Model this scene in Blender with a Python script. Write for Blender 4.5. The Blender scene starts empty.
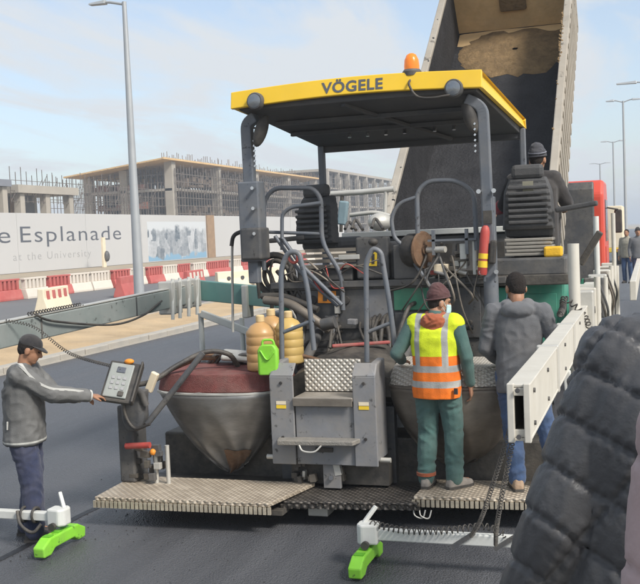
import bpy, bmesh, math, random
from mathutils import Vector, Matrix, Euler, noise
R = math.radians
random.seed(7)
S = bpy.context.scene
COL = S.collection

# ---------------------------------------------------------------- camera, sky, sun, exposure
cam_d = bpy.data.cameras.new('camera')
cam_d.sensor_fit = 'HORIZONTAL'; cam_d.sensor_width = 36.0; cam_d.lens = 36.0*1000/640
cam_d.clip_start = 0.1; cam_d.clip_end = 6000
cam = bpy.data.objects.new('camera', cam_d); COL.objects.link(cam)
_yaw, _pitch, _roll = R(18.3), math.atan(.056), R(2.4)
_f = Vector((-math.sin(_yaw)*math.cos(_pitch), math.cos(_yaw)*math.cos(_pitch), -math.sin(_pitch)))
_r0 = Vector((math.cos(_yaw), math.sin(_yaw), 0)); _u0 = _r0.cross(_f)
_r = _r0*math.cos(_roll)-_u0*math.sin(_roll); _u = _u0*math.cos(_roll)+_r0*math.sin(_roll)
cam.matrix_world = Matrix(((_r.x, _u.x, -_f.x, 0), (_r.y, _u.y, -_f.y, 0), (_r.z, _u.z, -_f.z, 2.45), (0, 0, 0, 1)))
S.camera = cam
S.render.resolution_x = 1024; S.render.resolution_y = 934
S.view_settings.view_transform = 'Standard'; S.view_settings.look = 'None'
S.view_settings.gamma = 1.0; S.view_settings.exposure = 0.8
S.view_settings.use_curve_mapping = False

SUN_EL, SUN_AZ = R(44), R(118)       # azimuth measured from +Y towards +X (sun to the right, a little behind)
W = bpy.data.worlds.new('World'); S.world = W; W.use_nodes = True
nt = W.node_tree; nt.nodes.clear()
def nn(t, **k):
    n = nt.nodes.new(t)
    for a, b in k.items(): setattr(n, a, b)
    return n
out = nn('ShaderNodeOutputWorld'); bg = nn('ShaderNodeBackground'); bg.inputs[1].default_value = .115
sky = nn('ShaderNodeTexSky'); sky.sky_type = 'NISHITA'; sky.sun_disc = False
sky.sun_elevation = SUN_EL; sky.sun_rotation = SUN_AZ; sky.air_density = 1.0; sky.dust_density = 1.6; sky.ozone_density = 1.0
tc = nn('ShaderNodeTexCoord'); sx = nn('ShaderNodeSeparateXYZ')
nt.links.new(tc.outputs['Generated'], sx.inputs[0])
ad = nn('ShaderNodeMath', operation='ADD'); ad.inputs[1].default_value = .12
mx0 = nn('ShaderNodeMath', operation='MAXIMUM'); mx0.inputs[1].default_value = 0
nt.links.new(sx.outputs[2], mx0.inputs[0]); nt.links.new(mx0.outputs[0], ad.inputs[0])
dx = nn('ShaderNodeMath', operation='DIVIDE'); dy = nn('ShaderNodeMath', operation='DIVIDE')
nt.links.new(sx.outputs[0], dx.inputs[0]); nt.links.new(ad.outputs[0], dx.inputs[1])
nt.links.new(sx.outputs[1], dy.inputs[0]); nt.links.new(ad.outputs[0], dy.inputs[1])
cb = nn('ShaderNodeCombineXYZ'); nt.links.new(dx.outputs[0], cb.inputs[0]); nt.links.new(dy.outputs[0], cb.inputs[1])
mp = nn('ShaderNodeMapping'); mp.inputs['Rotation'].default_value = (0, 0, R(-38)); mp.inputs['Scale'].default_value = (1.9, .75, 1); mp.inputs['Location'].default_value = (3.55, 1.2, 0)
nt.links.new(cb.outputs[0], mp.inputs[0])
n1 = nn('ShaderNodeTexNoise'); n1.inputs['Scale'].default_value = 1.0; n1.inputs['Detail'].default_value = 9; n1.inputs['Roughness'].default_value = .58; n1.inputs['Distortion'].default_value = .6
nt.links.new(mp.outputs[0], n1.inputs['Vector'])
rp = nn('ShaderNodeValToRGB'); rp.color_ramp.elements[0].position = .43; rp.color_ramp.elements[0].color = (.3, .3, .3, 1)
rp.color_ramp.elements[1].position = .57; rp.color_ramp.elements[1].color = (.97, .97, .97, 1)
nt.links.new(n1.outputs[0], rp.inputs[0])
# more cloud towards the horizon
hz = nn('ShaderNodeMapRange'); hz.inputs[1].default_value = .0; hz.inputs[2].default_value = .14; hz.inputs[3].default_value = .7; hz.inputs[4].default_value = 0
nt.links.new(sx.outputs[2], hz.inputs[0])
mxc = nn('ShaderNodeMath', operation='MAXIMUM'); nt.links.new(rp.outputs[0], mxc.inputs[0]); nt.links.new(hz.outputs[0], mxc.inputs[1])
mix = nn('ShaderNodeMixRGB'); mix.inputs[2].default_value = (3.85, 4.05, 4.25, 1)
nt.links.new(mxc.outputs[0], mix.inputs[0]); nt.links.new(sky.outputs[0], mix.inputs[1])
nt.links.new(mix.outputs[0], bg.inputs[0]); nt.links.new(bg.outputs[0], out.inputs[0])

sd = bpy.data.lights.new('sun', 'SUN'); sd.energy = 2.6; sd.angle = R(14); sd.color = (1, .95, .88)
so = bpy.data.objects.new('sun', sd); COL.objects.link(so)
sdir = Vector((math.sin(SUN_AZ)*math.cos(SUN_EL), math.cos(SUN_AZ)*math.cos(SUN_EL), math.sin(SUN_EL)))
so.rotation_euler = (-sdir).to_track_quat('-Z', 'Y').to_euler(); so.location = (6, -6, 12)

# ---------------------------------------------------------------- mesh helpers
V3 = Vector
def frame(d, up=(0, 0, 1)):
    d = V3(d).normalized(); u = V3(up)
    if abs(d.dot(u)) > .98: u = V3((0, 1, 0))
    s = d.cross(u).normalized(); return d, s, s.cross(d).normalized()
def fillet(pts, rad, seg=5):
    pts = [V3(p) for p in pts]; o = [pts[0]]
    for a, b, c in zip(pts, pts[1:], pts[2:]):
        u = (a-b); v = (c-b); r = min(rad, u.length*.48, v.length*.48)
        p0 = b+u.normalized()*r; p1 = b+v.normalized()*r
        for i in range(seg+1):
            t = i/seg; o.append(p0*(1-t)**2+b*2*t*(1-t)+p1*t*t)
    o.append(pts[-1]); return o
def spline(pts, n=6):
    pts = [V3(p) for p in pts]; e = [2*pts[0]-pts[1]]+pts+[2*pts[-1]-pts[-2]]; o = []
    for i in range(1, len(e)-2):
        p0, p1, p2, p3 = e[i-1:i+3]
        for k in range(n):
            t = k/n
            o.append(.5*((2*p1)+(p2-p0)*t+(2*p0-5*p1+4*p2-p3)*t*t+(3*p1-p0-3*p2+p3)*t**3))
    o.append(pts[-1]); return o
class MB:
    def __init__(s): s.v = []; s.f = []
    def add(s, v, f):
        b = len(s.v); s.v += [V3(p) for p in v]; s.f += [tuple(i+b for i in q) for q in f]; return s
    def hexa(s, p):  # 8 corners: bottom 4 ccw, top 4 ccw
        return s.add(p, [(3, 2, 1, 0), (4, 5, 6, 7), (0, 1, 5, 4), (1, 2, 6, 5), (2, 3, 7, 6), (3, 0, 4, 7)])
    def mm(s, x0, x1, y0, y1, z0, z1):
        return s.hexa([(x0, y0, z0), (x1, y0, z0), (x1, y1, z0), (x0, y1, z0), (x0, y0, z1), (x1, y0, z1), (x1, y1, z1), (x0, y1, z1)])
    def box(s, c, sz, rot=(0, 0, 0)):
        m = Euler(rot).to_matrix(); c = V3(c); a, b, d = [q/2 for q in sz]
        return s.hexa([c+m@V3(p) for p in [(-a, -b, -d), (a, -b, -d), (a, b, -d), (-a, b, -d), (-a, -b, d), (a, -b, d), (a, b, d), (-a, b, d)]])
    def bar(s, p, q, w, h, up=(0, 0, 1)):
        p, q = V3(p), V3(q); d, a, b = frame(q-p, up); a = a*w/2; b = b*h/2
        return s.hexa([p-a-b, p+a-b, q+a-b, q-a-b, p-a+b, p+a+b, q+a+b, q-a+b])
    def tube(s, pts, r, n=8, closed=False):
        pts = [V3(p) for p in pts]; N = len(pts); rs = r if isinstance(r, (list, tuple)) else [r]*N
        rings = []; pu = None
        for i, p in enumerate(pts):
            if closed: d = pts[(i+1) % N]-pts[i-1]
            else: d = pts[min(i+1, N-1)]-pts[max(i-1, 0)]
            if d.length < 1e-9: d = V3((0, 0, 1))
            d.normalize()
            if pu is None: _, a, b = frame(d)
            else:
                a = pu-d*pu.dot(d)
                if a.length < 1e-6: _, a, b = frame(d)
                a.normalize(); b = a.cross(d)
            pu = a
            rings.append([p+(a*math.cos(2*math.pi*k/n)+b*math.sin(2*math.pi*k/n))*rs[i] for k in range(n)])
        return s.loft(rings, closed=closed)
    def loft(s, rings, closed=False, caps=True):
        n = len(rings[0]); v = [p for r in rings for p in r]; f = []
        for i in range(len(rings)-(0 if closed else 1)):
            j = (i+1) % len(rings)
            for k in range(n):
                l = (k+1) % n; f.append((i*n+k, i*n+l, j*n+l, j*n+k))
        if caps and not closed:
            f.append(tuple(range(n))[::-1]); f.append(tuple((len(rings)-1)*n+k for k in range(n)))
        return s.add(v, f)
    def cyl(s, p, q, r, r2=None, n=16):
        return s.tube([p, q], [r, r if r2 is None else r2], n)
    def lathe(s, prof, c=(0, 0, 0), ax=(0, 0, 1), n=20):
        d, a, b = frame(ax); c = V3(c); rings = []
        for r, z in prof:
            rings.append([c+d*z+(a*math.cos(2*math.pi*k/n)+b*math.sin(2*math.pi*k/n))*max(r, 1e-4) for k in range(n)])
        return s.loft(rings)
    def ring(s, c, ax, Rr, r, n=28, m=8):
        d, a, b = frame(ax); c = V3(c)
        return s.tube([c+(a*math.cos(2*math.pi*k/n)+b*math.sin(2*math.pi*k/n))*Rr for k in range(n)], r, m, True)
    def prism(s, poly, axis, a, b):   # poly 2D points in the two other axes, extruded from a to b
        def P(p, t): return {'x': (t, p[0], p[1]), 'y': (p[0], t, p[1]), 'z': (p[0], p[1], t)}[axis]
        return s.loft([[P(p, a) for p in poly], [P(p, b) for p in poly]])
    def ell(s, c, r, rot=(0, 0, 0), n=16, m=10):
        M_ = Euler(rot).to_matrix(); c = V3(c); rings = []
        for i in range(m+1):
            t = math.pi*(.02+.96*i/m)-math.pi/2
            rings.append([c+M_@V3((r[0]*math.cos(t)*math.cos(2*math.pi*k/n), r[1]*math.cos(t)*math.sin(2*math.pi*k/n), r[2]*math.sin(t))) for k in range(n)])
        return s.loft(rings)
    def cap(s, p, r0, q, r1, n=12):    # tapered capsule
        p, q = V3(p), V3(q); d = (q-p).normalized(); pts = []; rs = []
        for i in range(4):
            t = (i+.3)/4.3*math.pi/2; pts.append(p-d*r0*math.cos(t)); rs.append(r0*math.sin(t))
        pts.append(p); rs.append(r0); pts.append(q); rs.append(r1)
        for i in range(3, -1, -1):
            t = (i+.3)/4.3*math.pi/2; pts.append(q+d*r1*math.cos(t)); rs.append(r1*math.sin(t))
        return s.tube(pts, rs, n)
    def chain(s, pr, n=12):
        for (p, a), (q, b) in zip(pr, pr[1:]): s.cap(p, a, q, b, n)
        return s
    def helix(s, pts, R_, r, turns, n=5):
        pts = [V3(p) for p in pts]; L = [0]
        for a, b in zip(pts, pts[1:]): L.append(L[-1]+(b-a).length)
        N = int(turns*9); o = []; j = 0
        for i in range(N+1):
            t = L[-1]*i/N
            while j < len(L)-2 and L[j+1] < t: j += 1
            d = pts[j+1]-pts[j]; p = pts[j]+d*((t-L[j])/max(1e-9, L[j+1]-L[j])); _, a, b = frame(d)
            w = 2*math.pi*turns*i/N; o.append(p+(a*math.cos(w)+b*math.sin(w))*R_)
        return s.tube(o, r, n)
    def build(s, name, mat, parent=None, smooth=None, bevel=0, fix=True, kind=None):
        org = ORG.get(parent.name, V3((0, 0, 0))) if parent else V3((0, 0, 0))
        me = bpy.data.meshes.new(name); me.from_pydata([tuple(p-org) for p in s.v], [], s.f)
        if fix:
            bm = bmesh.new(); bm.from_mesh(me); bmesh.ops.delete(bm, geom=[q for q in bm.verts if not q.link_faces], context='VERTS'); bmesh.ops.recalc_face_normals(bm, faces=bm.faces); bm.to_mesh(me); bm.free()
        me.materials.append(mat)
        if smooth:
            me.polygons.foreach_set('use_smooth', [True]*len(me.polygons)); me.set_sharp_from_angle(angle=R(smooth))
        o = bpy.data.objects.new(name, me); COL.objects.link(o)
        if parent: o.parent = parent; ORG[o.name] = org
        else: ORG[o.name] = V3((0, 0, 0))
        if bevel:
            m = o.modifiers.new('bevel', 'BEVEL'); m.width = bevel; m.segments = 2; m.limit_method = 'ANGLE'; m.angle_limit = R(40)
            m.harden_normals = False
        if kind: o['kind'] = kind
        return o
ORG = {}
def tag(o, label=None, cat=None, group=None, kind=None):
    for k, v in (('label', label), ('category', cat), ('group', group), ('kind', kind)):
        if v: o[k] = v
    return o
def thing(name, label, cat, loc=(0, 0, 0), group=None, rz=0):
    o = bpy.data.objects.new(name, None); COL.objects.link(o); o.location = loc; o.rotation_euler = (0, 0, rz); o.empty_display_size = .2
    ORG[o.name] = V3((0, 0, 0)) if rz else V3(loc)
    return tag(o, label, cat, group)
def local_thing(name, label, cat, loc=(0, 0, 0), group=None, rz=0):   # parts are built in local coordinates
    o = thing(name, label, cat, loc, group, rz); ORG[o.name] = V3((0, 0, 0)); return o
def copy_tree(o, parent=None):
    c = o.copy(); COL.objects.link(c); c.parent = parent
    for ch in list(o.children): copy_tree(ch, c)
    return c
def evalmesh(o):
    dg = bpy.context.evaluated_depsgraph_get(); dg.update()
    return bpy.data.meshes.new_from_object(o.evaluated_get(dg))
def text(name, s, mat, parent, origin, xdir, ydir, size, width=None, extrude=.004, offset=0, spacing=1.0):
    c = bpy.data.curves.new(name, 'FONT'); c.body = s; c.size = size; c.extrude = extrude; c.offset = offset; c.space_character = spacing; c.resolution_u = 4
    t = bpy.data.objects.new('tmp', c); COL.objects.link(t); me = evalmesh(t); bpy.data.objects.remove(t)
    xs = [v.co.x for v in me.vertices]; x0, x1 = min(xs), max(xs); k = (width/(x1-x0)) if width else 1
    X = V3(xdir).normalized(); Y = V3(ydir).normalized(); Z = X.cross(Y); og = V3(origin)-ORG.get(parent.name, V3((0, 0, 0)))
    for v in me.vertices:
        p = v.co.copy(); v.co = og+X*(p.x-x0)*k+Y*p.y+Z*p.z
    me.materials.clear(); me.materials.append(mat)
    o = bpy.data.objects.new(name, me); COL.objects.link(o); o.parent = parent; ORG[o.name] = ORG.get(parent.name, V3((0, 0, 0))); return o

# ---------------------------------------------------------------- materials
MATS = {}
def newmat(name):
    m = bpy.data.materials.new(name); m.use_nodes = True; t = m.node_tree; return m, t, t.nodes['Principled BSDF']
def N(t, ty, **k):
    n = t.nodes.new(ty)
    for a, b in k.items():
        if a in n.inputs.keys() if hasattr(n.inputs, 'keys') else False: n.inputs[a].default_value = b
        else: setattr(n, a, b)
    return n
def mat(name, col, rough=.55, metal=0., var=.12, scale=6., bump=.12, bscale=60., dust=0., dcol=(.33, .29, .23), spec=.4, alpha=None, trans=0., sheen=0., emit=None, stretch=None, coat=0., tar=False):
    if name in MATS: return MATS[name]
    m, t, b = newmat(name); L = t.links.new
    tcn = N(t, 'ShaderNodeTexCoord'); src = tcn.outputs['Object']
    if stretch:
        mpn = N(t, 'ShaderNodeMapping'); mpn.inputs['Scale'].default_value = stretch; L(src, mpn.inputs[0]); src = mpn.outputs[0]
    n1 = N(t, 'ShaderNodeTexNoise'); n1.inputs['Scale'].default_value = scale; n1.inputs['Detail'].default_value = 6; n1.inputs['Roughness'].default_value = .65; L(src, n1.inputs['Vector'])
    cr = N(t, 'ShaderNodeMapRange'); cr.inputs[1].default_value = .25; cr.inputs[2].default_value = .75; cr.inputs[3].default_value = 1-var; cr.inputs[4].default_value = 1+var; L(n1.outputs[0], cr.inputs[0])
    mu = N(t, 'ShaderNodeMixRGB', blend_type='MULTIPLY'); mu.inputs[0].default_value = 1; mu.inputs[1].default_value = (*col, 1); L(cr.outputs[0], mu.inputs[2])
    c = mu.outputs[0]; rsock = None
    if dust:
        n2 = N(t, 'ShaderNodeTexNoise'); n2.inputs['Scale'].default_value = scale*.55; n2.inputs['Detail'].default_value = 10; n2.inputs['Roughness'].default_value = .72; L(src, n2.inputs['Vector'])
        dr = N(t, 'ShaderNodeMapRange'); dr.inputs[1].default_value = .42; dr.inputs[2].default_value = .68; dr.inputs[3].default_value = dust*.25; dr.inputs[4].default_value = dust; L(n2.outputs[0], dr.inputs[0])
        mixd = N(t, 'ShaderNodeMixRGB'); mixd.inputs[2].default_value = (*dcol, 1); L(dr.outputs[0], mixd.inputs[0]); L(c, mixd.inputs[1]); c = mixd.outputs[0]
        rr = N(t, 'ShaderNodeMapRange'); rr.inputs[3].default_value = rough; rr.inputs[4].default_value = .9; L(dr.outputs[0], rr.inputs[0]); L(rr.outputs[0], b.inputs['Roughness'])
    else:
        rr = N(t, 'ShaderNodeMapRange'); rr.inputs[1].default_value = .3; rr.inputs[2].default_value = .7; rr.inputs[3].default_value = max(.03, rough-.08); rr.inputs[4].default_value = min(1, rough+.1); L(n1.outputs[0], rr.inputs[0]); L(rr.outputs[0], b.inputs['Roughness'])
    if dust >= .25 and tar:
        n4 = N(t, 'ShaderNodeTexNoise'); n4.inputs['Scale'].default_value = scale*2.6; n4.inputs['Detail'].default_value = 8; n4.inputs['Roughness'].default_value = .7; L(src, n4.inputs['Vector'])
        tr_ = N(t, 'ShaderNodeMapRange'); tr_.inputs[1].default_value = .60; tr_.inputs[2].default_value = .67; tr_.inputs[4].default_value = .75; L(n4.outputs[0], tr_.inputs[0])
        mt_ = N(t, 'ShaderNodeMixRGB'); mt_.inputs[2].default_value = (.022, .02, .018, 1); L(tr_.outputs[0], mt_.inputs[0]); L(c, mt_.inputs[1]); c = mt_.outputs[0]
    L(c, b.inputs['Base Color']); b.inputs['Metallic'].default_value = metal; b.inputs['Specular IOR Level'].default_value = spec
    if bump:
        n3 = N(t, 'ShaderNodeTexNoise'); n3.inputs['Scale'].default_value = bscale; n3.inputs['Detail'].default_value = 5; L(src, n3.inputs['Vector'])
        bp = N(t, 'ShaderNodeBump'); bp.inputs['Strength'].default_value = bump; bp.inputs['Distance'].default_value = .02; L(n3.outputs[0], bp.inputs['Height']); L(bp.outputs[0], b.inputs['Normal'])
    if trans: b.inputs['Transmission Weight'].default_value = trans
    if coat: b.inputs['Coat Weight'].default_value = coat
    if sheen: b.inputs['Sheen Weight'].default_value = sheen
    if emit: b.inputs['Emission Color'].default_value = (*emit[0], 1); b.inputs['Emission Strength'].default_value = emit[1]
    MATS[name] = m; return m

def tread_mat(name, col, low, s=26., rough=.5, metal=.35):
    m, t, b = newmat(name); L = t.links.new
    tcn = N(t, 'ShaderNodeTexCoord'); sp = N(t, 'ShaderNodeSeparateXYZ'); L(tcn.outputs['Object'], sp.inputs[0])
    yz = N(t, 'ShaderNodeMath', operation='ADD'); L(sp.outputs[1], yz.inputs[0]); L(sp.outputs[2], yz.inputs[1])
    def m2(op, a, bb):
        n = N(t, 'ShaderNodeMath', operation=op)
        for i, q in enumerate((a, bb)):
            if q is None: continue
            if isinstance(q, (int, float)): n.inputs[i].default_value = q
            else: L(q, n.inputs[i])
        return n.outputs[0]
    a = m2('MULTIPLY', m2('ADD', sp.outputs[0], yz.outputs[0]), s*2.2); c = m2('MULTIPLY', m2('SUBTRACT', sp.outputs[0], yz.outputs[0]), s*2.2)
    h = m2('MULTIPLY', m2('SINE', a, None), m2('SINE', c, None)); h = m2('ABSOLUTE', h, None); h = m2('POWER', h, 1.5)
    n1 = N(t, 'ShaderNodeTexNoise'); n1.inputs['Scale'].default_value = 5; n1.inputs['Detail'].default_value = 8; n1.inputs['Roughness'].default_value = .7; L(tcn.outputs['Object'], n1.inputs['Vector'])
    k = N(t, 'ShaderNodeMapRange'); k.inputs[1].default_value = .3; k.inputs[2].default_value = .7; k.inputs[3].default_value = -.6; k.inputs[4].default_value = .45; L(n1.outputs[0], k.inputs[0])
    fac = m2('ADD', h, k.outputs[0]); cl = N(t, 'ShaderNodeClamp'); L(fac, cl.inputs[0])
    mx = N(t, 'ShaderNodeMixRGB'); mx.inputs[1].default_value = (*low, 1); mx.inputs[2].default_value = (*col, 1); L(cl.outputs[0], mx.inputs[0]); L(mx.outputs[0], b.inputs['Base Color'])
    b.inputs['Roughness'].default_value = rough; b.inputs['Metallic'].default_value = metal
    bp = N(t, 'ShaderNodeBump'); bp.inputs['Strength'].default_value = .9; bp.inputs['Distance'].default_value = .012; L(h, bp.inputs['Height']); L(bp.outputs[0], b.inputs['Normal'])
    MATS[name] = m; return m

m_grey = mat('painted_grey_steel', (.19, .20, .22), .5, .1, .15, 5, .05, 40, .5, tar=True)
m_dgrey = mat('dark_grey_paint', (.05, .056, .066), .5, .1, .2, 5, .06, 40, .35, tar=True)
m_post = mat('post_grey', (.11, .13, .16), .45, .1, .12, 5, .04, 40, .3, tar=True)
m_black = mat('black_rubber', (.018, .018, .02), .6, 0, .3, 6, .1, 50, .25)
m_dark = mat('oily_black_steel', (.03, .03, .032), .55, .3, .4, 5, .2, 30, .4)
m_yel = mat('yellow_paint', (.78, .50, .02), .45, 0, .06, 3, .02, 30, .12, (.55, .42, .2), coat=.15)
m_under = mat('canopy_underside', (.05, .055, .065), .6, 0, .12, 2, .05, 20, .2)
m_green = mat('green_paint', (.02, .22, .13), .45, 0, .15, 4, .04, 30, .35)
m_teal = mat('teal_green_paint', (.02, .27, .19), .42, 0, .15, 4, .04, 30, .3)
m_beamg = mat('green_grey_beam', (.20, .235, .225), .55, .1, .15, 3, .05, 30, .6, (.33, .335, .32), tar=True)
m_white = mat('white_powder_coat', (.62, .63, .6), .45, 0, .08, 5, .04, 30, .35, (.42, .4, .34))
m_alu = mat('cast_aluminium', (.55, .54, .5), .45, .45, .12, 6, .06, 40, .4, (.45, .42, .35))
m_steel = mat('worn_stainless', (.31, .305, .295), .46, .75, .3, 3, .1, 9, .6, (.16, .145, .13), stretch=(1, 1, 2.5))
m_steel2 = mat('brown_worn_steel', (.24, .215, .18), .5, .5, .35, 3, .12, 12, .6, (.14, .11, .085), stretch=(1, 1, 2))
m_maroon = mat('maroon_felt', (.15, .038, .035), .95, 0, .35, 9, .5, 120, .35, (.28, .2, .17))
m_tread = tread_mat('dusty_tread_plate', (.60, .52, .41), (.33, .275, .21), 21, .55, .2)
m_treadd = tread_mat('dark_tread_plate', (.17, .15, .13), (.05, .045, .04), 21)
m_treads = tread_mat('silver_tread_plate', (.74, .70, .62), (.46, .42, .36), 26, .45, .25)
m_orange = mat('orange_sticker', (.75, .27, .03), .5, 0, .1, 20, 0)
m_ylab = mat('yellow_label', (.8, .55, .04), .5, 0, .1, 20, 0)
m_red = mat('red_paint', (.42, .035, .03), .5, 0, .2, 6, .04, 30, .35)
m_rust = mat('rusty_steel', (.16, .085, .045), .8, .2, .4, 8, .3, 40, .3)
m_chrome = mat('chrome_rod', (.7, .7, .7), .2, 1, .05, 5, .02)
m_seat = mat('seat_vinyl', (.045, .047, .05), .6, 0, .2, 8, .2, 80, .4, (.16, .15, .14))
m_hose = mat('hydraulic_hose', (.02, .02, .022), .5, 0, .3, 10, .2, 90, .3)
m_glass = mat('lamp_glass', (.22, .24, .26), .06, .6, .1, 10, .1, 60)
m_txt = mat('dark_grey_lettering', (.09, .10, .12), .5, 0, .05, 5, 0)
m_lime = mat('lime_plastic', (.22, .60, .03), .45, 0, .15, 6, .05, 30, .35, (.25, .35, .12), tar=True)
m_conc = mat('concrete', (.42, .40, .36), .9, 0, .18, 1.2, .25, 20, .3, (.3, .26, .2))

# ---------------------------------------------------------------- ground, roads, kerbs
def asphalt(name, c0, c1, rough):
    m, t, b = newmat(name); L = t.links.new
    tcn = N(t, 'ShaderNodeTexCoord')
    a = N(t, 'ShaderNodeTexNoise'); a.inputs['Scale'].default_value = 85; a.inputs['Detail'].default_value = 4; a.inputs['Roughness'].default_value = .8; L(tcn.outputs['Object'], a.inputs['Vector'])
    mp_ = N(t, 'ShaderNodeMapping'); mp_.inputs['Scale'].default_value = (1.1, .09, 1); L(tcn.outputs['Object'], mp_.inputs[0])
    g = N(t, 'ShaderNodeTexNoise'); g.inputs['Scale'].default_value = 1.3; g.inputs['Detail'].default_value = 7; g.inputs['Roughness'].default_value = .6; L(mp_.outputs[0], g.inputs['Vector'])
    v = N(t, 'ShaderNodeTexVoronoi'); v.inputs['Scale'].default_value = 70; L(tcn.outputs['Object'], v.inputs['Vector'])
    f1 = N(t, 'ShaderNodeMapRange'); f1.inputs[1].default_value = .36; f1.inputs[2].default_value = .64; L(a.outputs[0], f1.inputs[0])
    f2 = N(t, 'ShaderNodeMapRange'); f2.inputs[1].default_value = .35; f2.inputs[2].default_value = .65; L(g.outputs[0], f2.inputs[0])
    av = N(t, 'ShaderNodeMath', operation='MULTIPLY_ADD'); L(f1.outputs[0], av.inputs[0]); av.inputs[1].default_value = .45
    sc = N(t, 'ShaderNodeMath', operation='MULTIPLY'); L(f2.outputs[0], sc.inputs[0]); sc.inputs[1].default_value = .55; L(sc.outputs[0], av.inputs[2])
    mx = N(t, 'ShaderNodeMixRGB'); mx.inputs[1].default_value = (*c0, 1); mx.inputs[2].default_value = (*c1, 1); L(av.outputs[0], mx.inputs[0]); L(mx.outputs[0], b.inputs['Base Color'])
    rg = N(t, 'ShaderNodeMapRange'); rg.inputs[3].default_value = rough-.08; rg.inputs[4].default_value = rough+.12; L(f2.outputs[0], rg.inputs[0]); L(rg.outputs[0], b.inputs['Roughness'])
    bp = N(t, 'ShaderNodeBump'); bp.inputs['Strength'].default_value = .9; bp.inputs['Distance'].default_value = .012; L(v.outputs['Distance'], bp.inputs['Height']); L(bp.outputs[0], b.inputs['Normal'])
    return m
m_asph = asphalt('fresh_asphalt', (.042, .044, .050), (.110, .112, .120), .43)
m_asph2 = asphalt('older_asphalt', (.13, .13, .135), (.19, .19, .19), .8)
m_sand = mat('sandy_soil', (.42, .30, .17), .95, 0, .28, .9, .6, 14, .3, (.5, .42, .3))
m_dirt = mat('pale_dirt', (.34, .28, .2), .95, 0, .2, .25, .4, 6)
m_kerb = mat('kerb_concrete', (.40, .38, .34), .9, 0, .2, 1.5, .3, 25, .4, (.3, .25, .18))

def flat(name, x0, x1, y0, y1, z, m, kind='structure'):
    return MB().add([(x0, y0, z), (x1, y0, z), (x1, y1, z), (x0, y1, z)], [(0, 1, 2, 3)]).build(name, m, kind=kind)
flat('ground', -2500, 2500, -300, 5000, -.03, m_dirt)
flat('fresh_asphalt_road', -12.0, -.1, -40, 420, 0, m_asph)
flat('far_carriageway', -33, -15.9, -40, 420, -.012, m_asph2)
# raised sandy median with an uneven surface
mb = MB(); nx, ny = 10, 170; vs = []
for j in range(ny+1):
    for i in range(nx+1):
        x = -16.0+3.75*i/nx; y = -5+j*(y_step := 1.2)
        e = math.sin(math.pi*i/nx)
        vs.append((x, y, .07+e*(.12+.16*noise.noise((x*.5, y*.25, 3)))+.05*noise.noise((x*1.7, y*1.4, 1))))
mb.add(vs, [(j*(nx+1)+i, j*(nx+1)+i+1, (j+1)*(nx+1)+i+1, (j+1)*(nx+1)+i) for j in range(ny) for i in range(nx)])
mb.build('sandy_median', m_sand, smooth=80, kind='structure')
kb = MB().mm(-12.35, -12.0, -40, 420, -.05, .02).build('kerb', m_kerb, kind='structure')
kst = MB().mm(-.15, .15, -.49, .49, -.07, .15)
first = None
for i in range(80):
    o = kst.build('kerb_stone', m_kerb, bevel=.02) if first is None else first.copy()
    if first is None: first = o
    else: COL.objects.link(o)
    o.parent = kb; o.location = (-12.175+random.uniform(-.012, .012), 8+i, random.uniform(-.008, .008)); o.rotation_euler = (0, random.uniform(-.02, .02), random.uniform(-.006, .006))
MB().mm(-16.05, -15.85, -40, 420, -.05, .13).build('far_kerb', m_kerb, kind='structure')
# pavement on the right with its kerb, and the raised block the onlookers stand on (below the frame)
MB().mm(-.1, .2, 9, 420, -.05, .13).build('pavement_kerb', m_kerb, kind='structure')
flat('pavement', .2, 9, -40, 420, .11, mat('dusty_paving', (.36, .33, .28), .9, 0, .15, .8, .3, 20, .4))
MB().mm(-.42, 2.2, -1.0, 2.9, 0, .74).build('concrete_platform', m_conc, bevel=.02, kind='structure')
# seam between two laid lanes
mb = MB(); y = 3.0; pr = None
while y < 40:
    x = -4.95+.02*math.sin(y*3)+.015*noise.noise((y*2, 0, 0)); w = .035+.02*noise.noise((y*3, 5, 0)); q = [(x-w, y, .004), (x+w, y, .004)]
    if pr: mb.add(pr+q[::-1], [(0, 1, 2, 3)])
    pr = q; y += .15
mb.build('asphalt_joint', mat('joint_bitumen', (.012, .012, .014), .5, 0, .2, 20, .2), kind='structure')

mb = MB(); random.seed(77)
for k in range(420):     # loose crumbs of mix round the screed and along the joint
    if k < 260: x, y = random.uniform(-5.1, -.6), 7.6+random.gauss(0, .5)
    else: x, y = -4.95+random.gauss(0, .22), random.uniform(5, 16)
    r = random.uniform(.0025, .008); mb.add([(x-r, y-r, .0), (x+r, y-r*.7, .0), (x+r*.5, y+r, .0), (x+random.uniform(-r, r)*.4, y, r*1.3)], [(0, 1, 3), (1, 2, 3), (2, 0, 3)])
mb.build('asphalt_crumbs', mat('crumb_mix', (.03, .03, .032), .7, 0, .3, 30, .1), kind='stuff')

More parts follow.
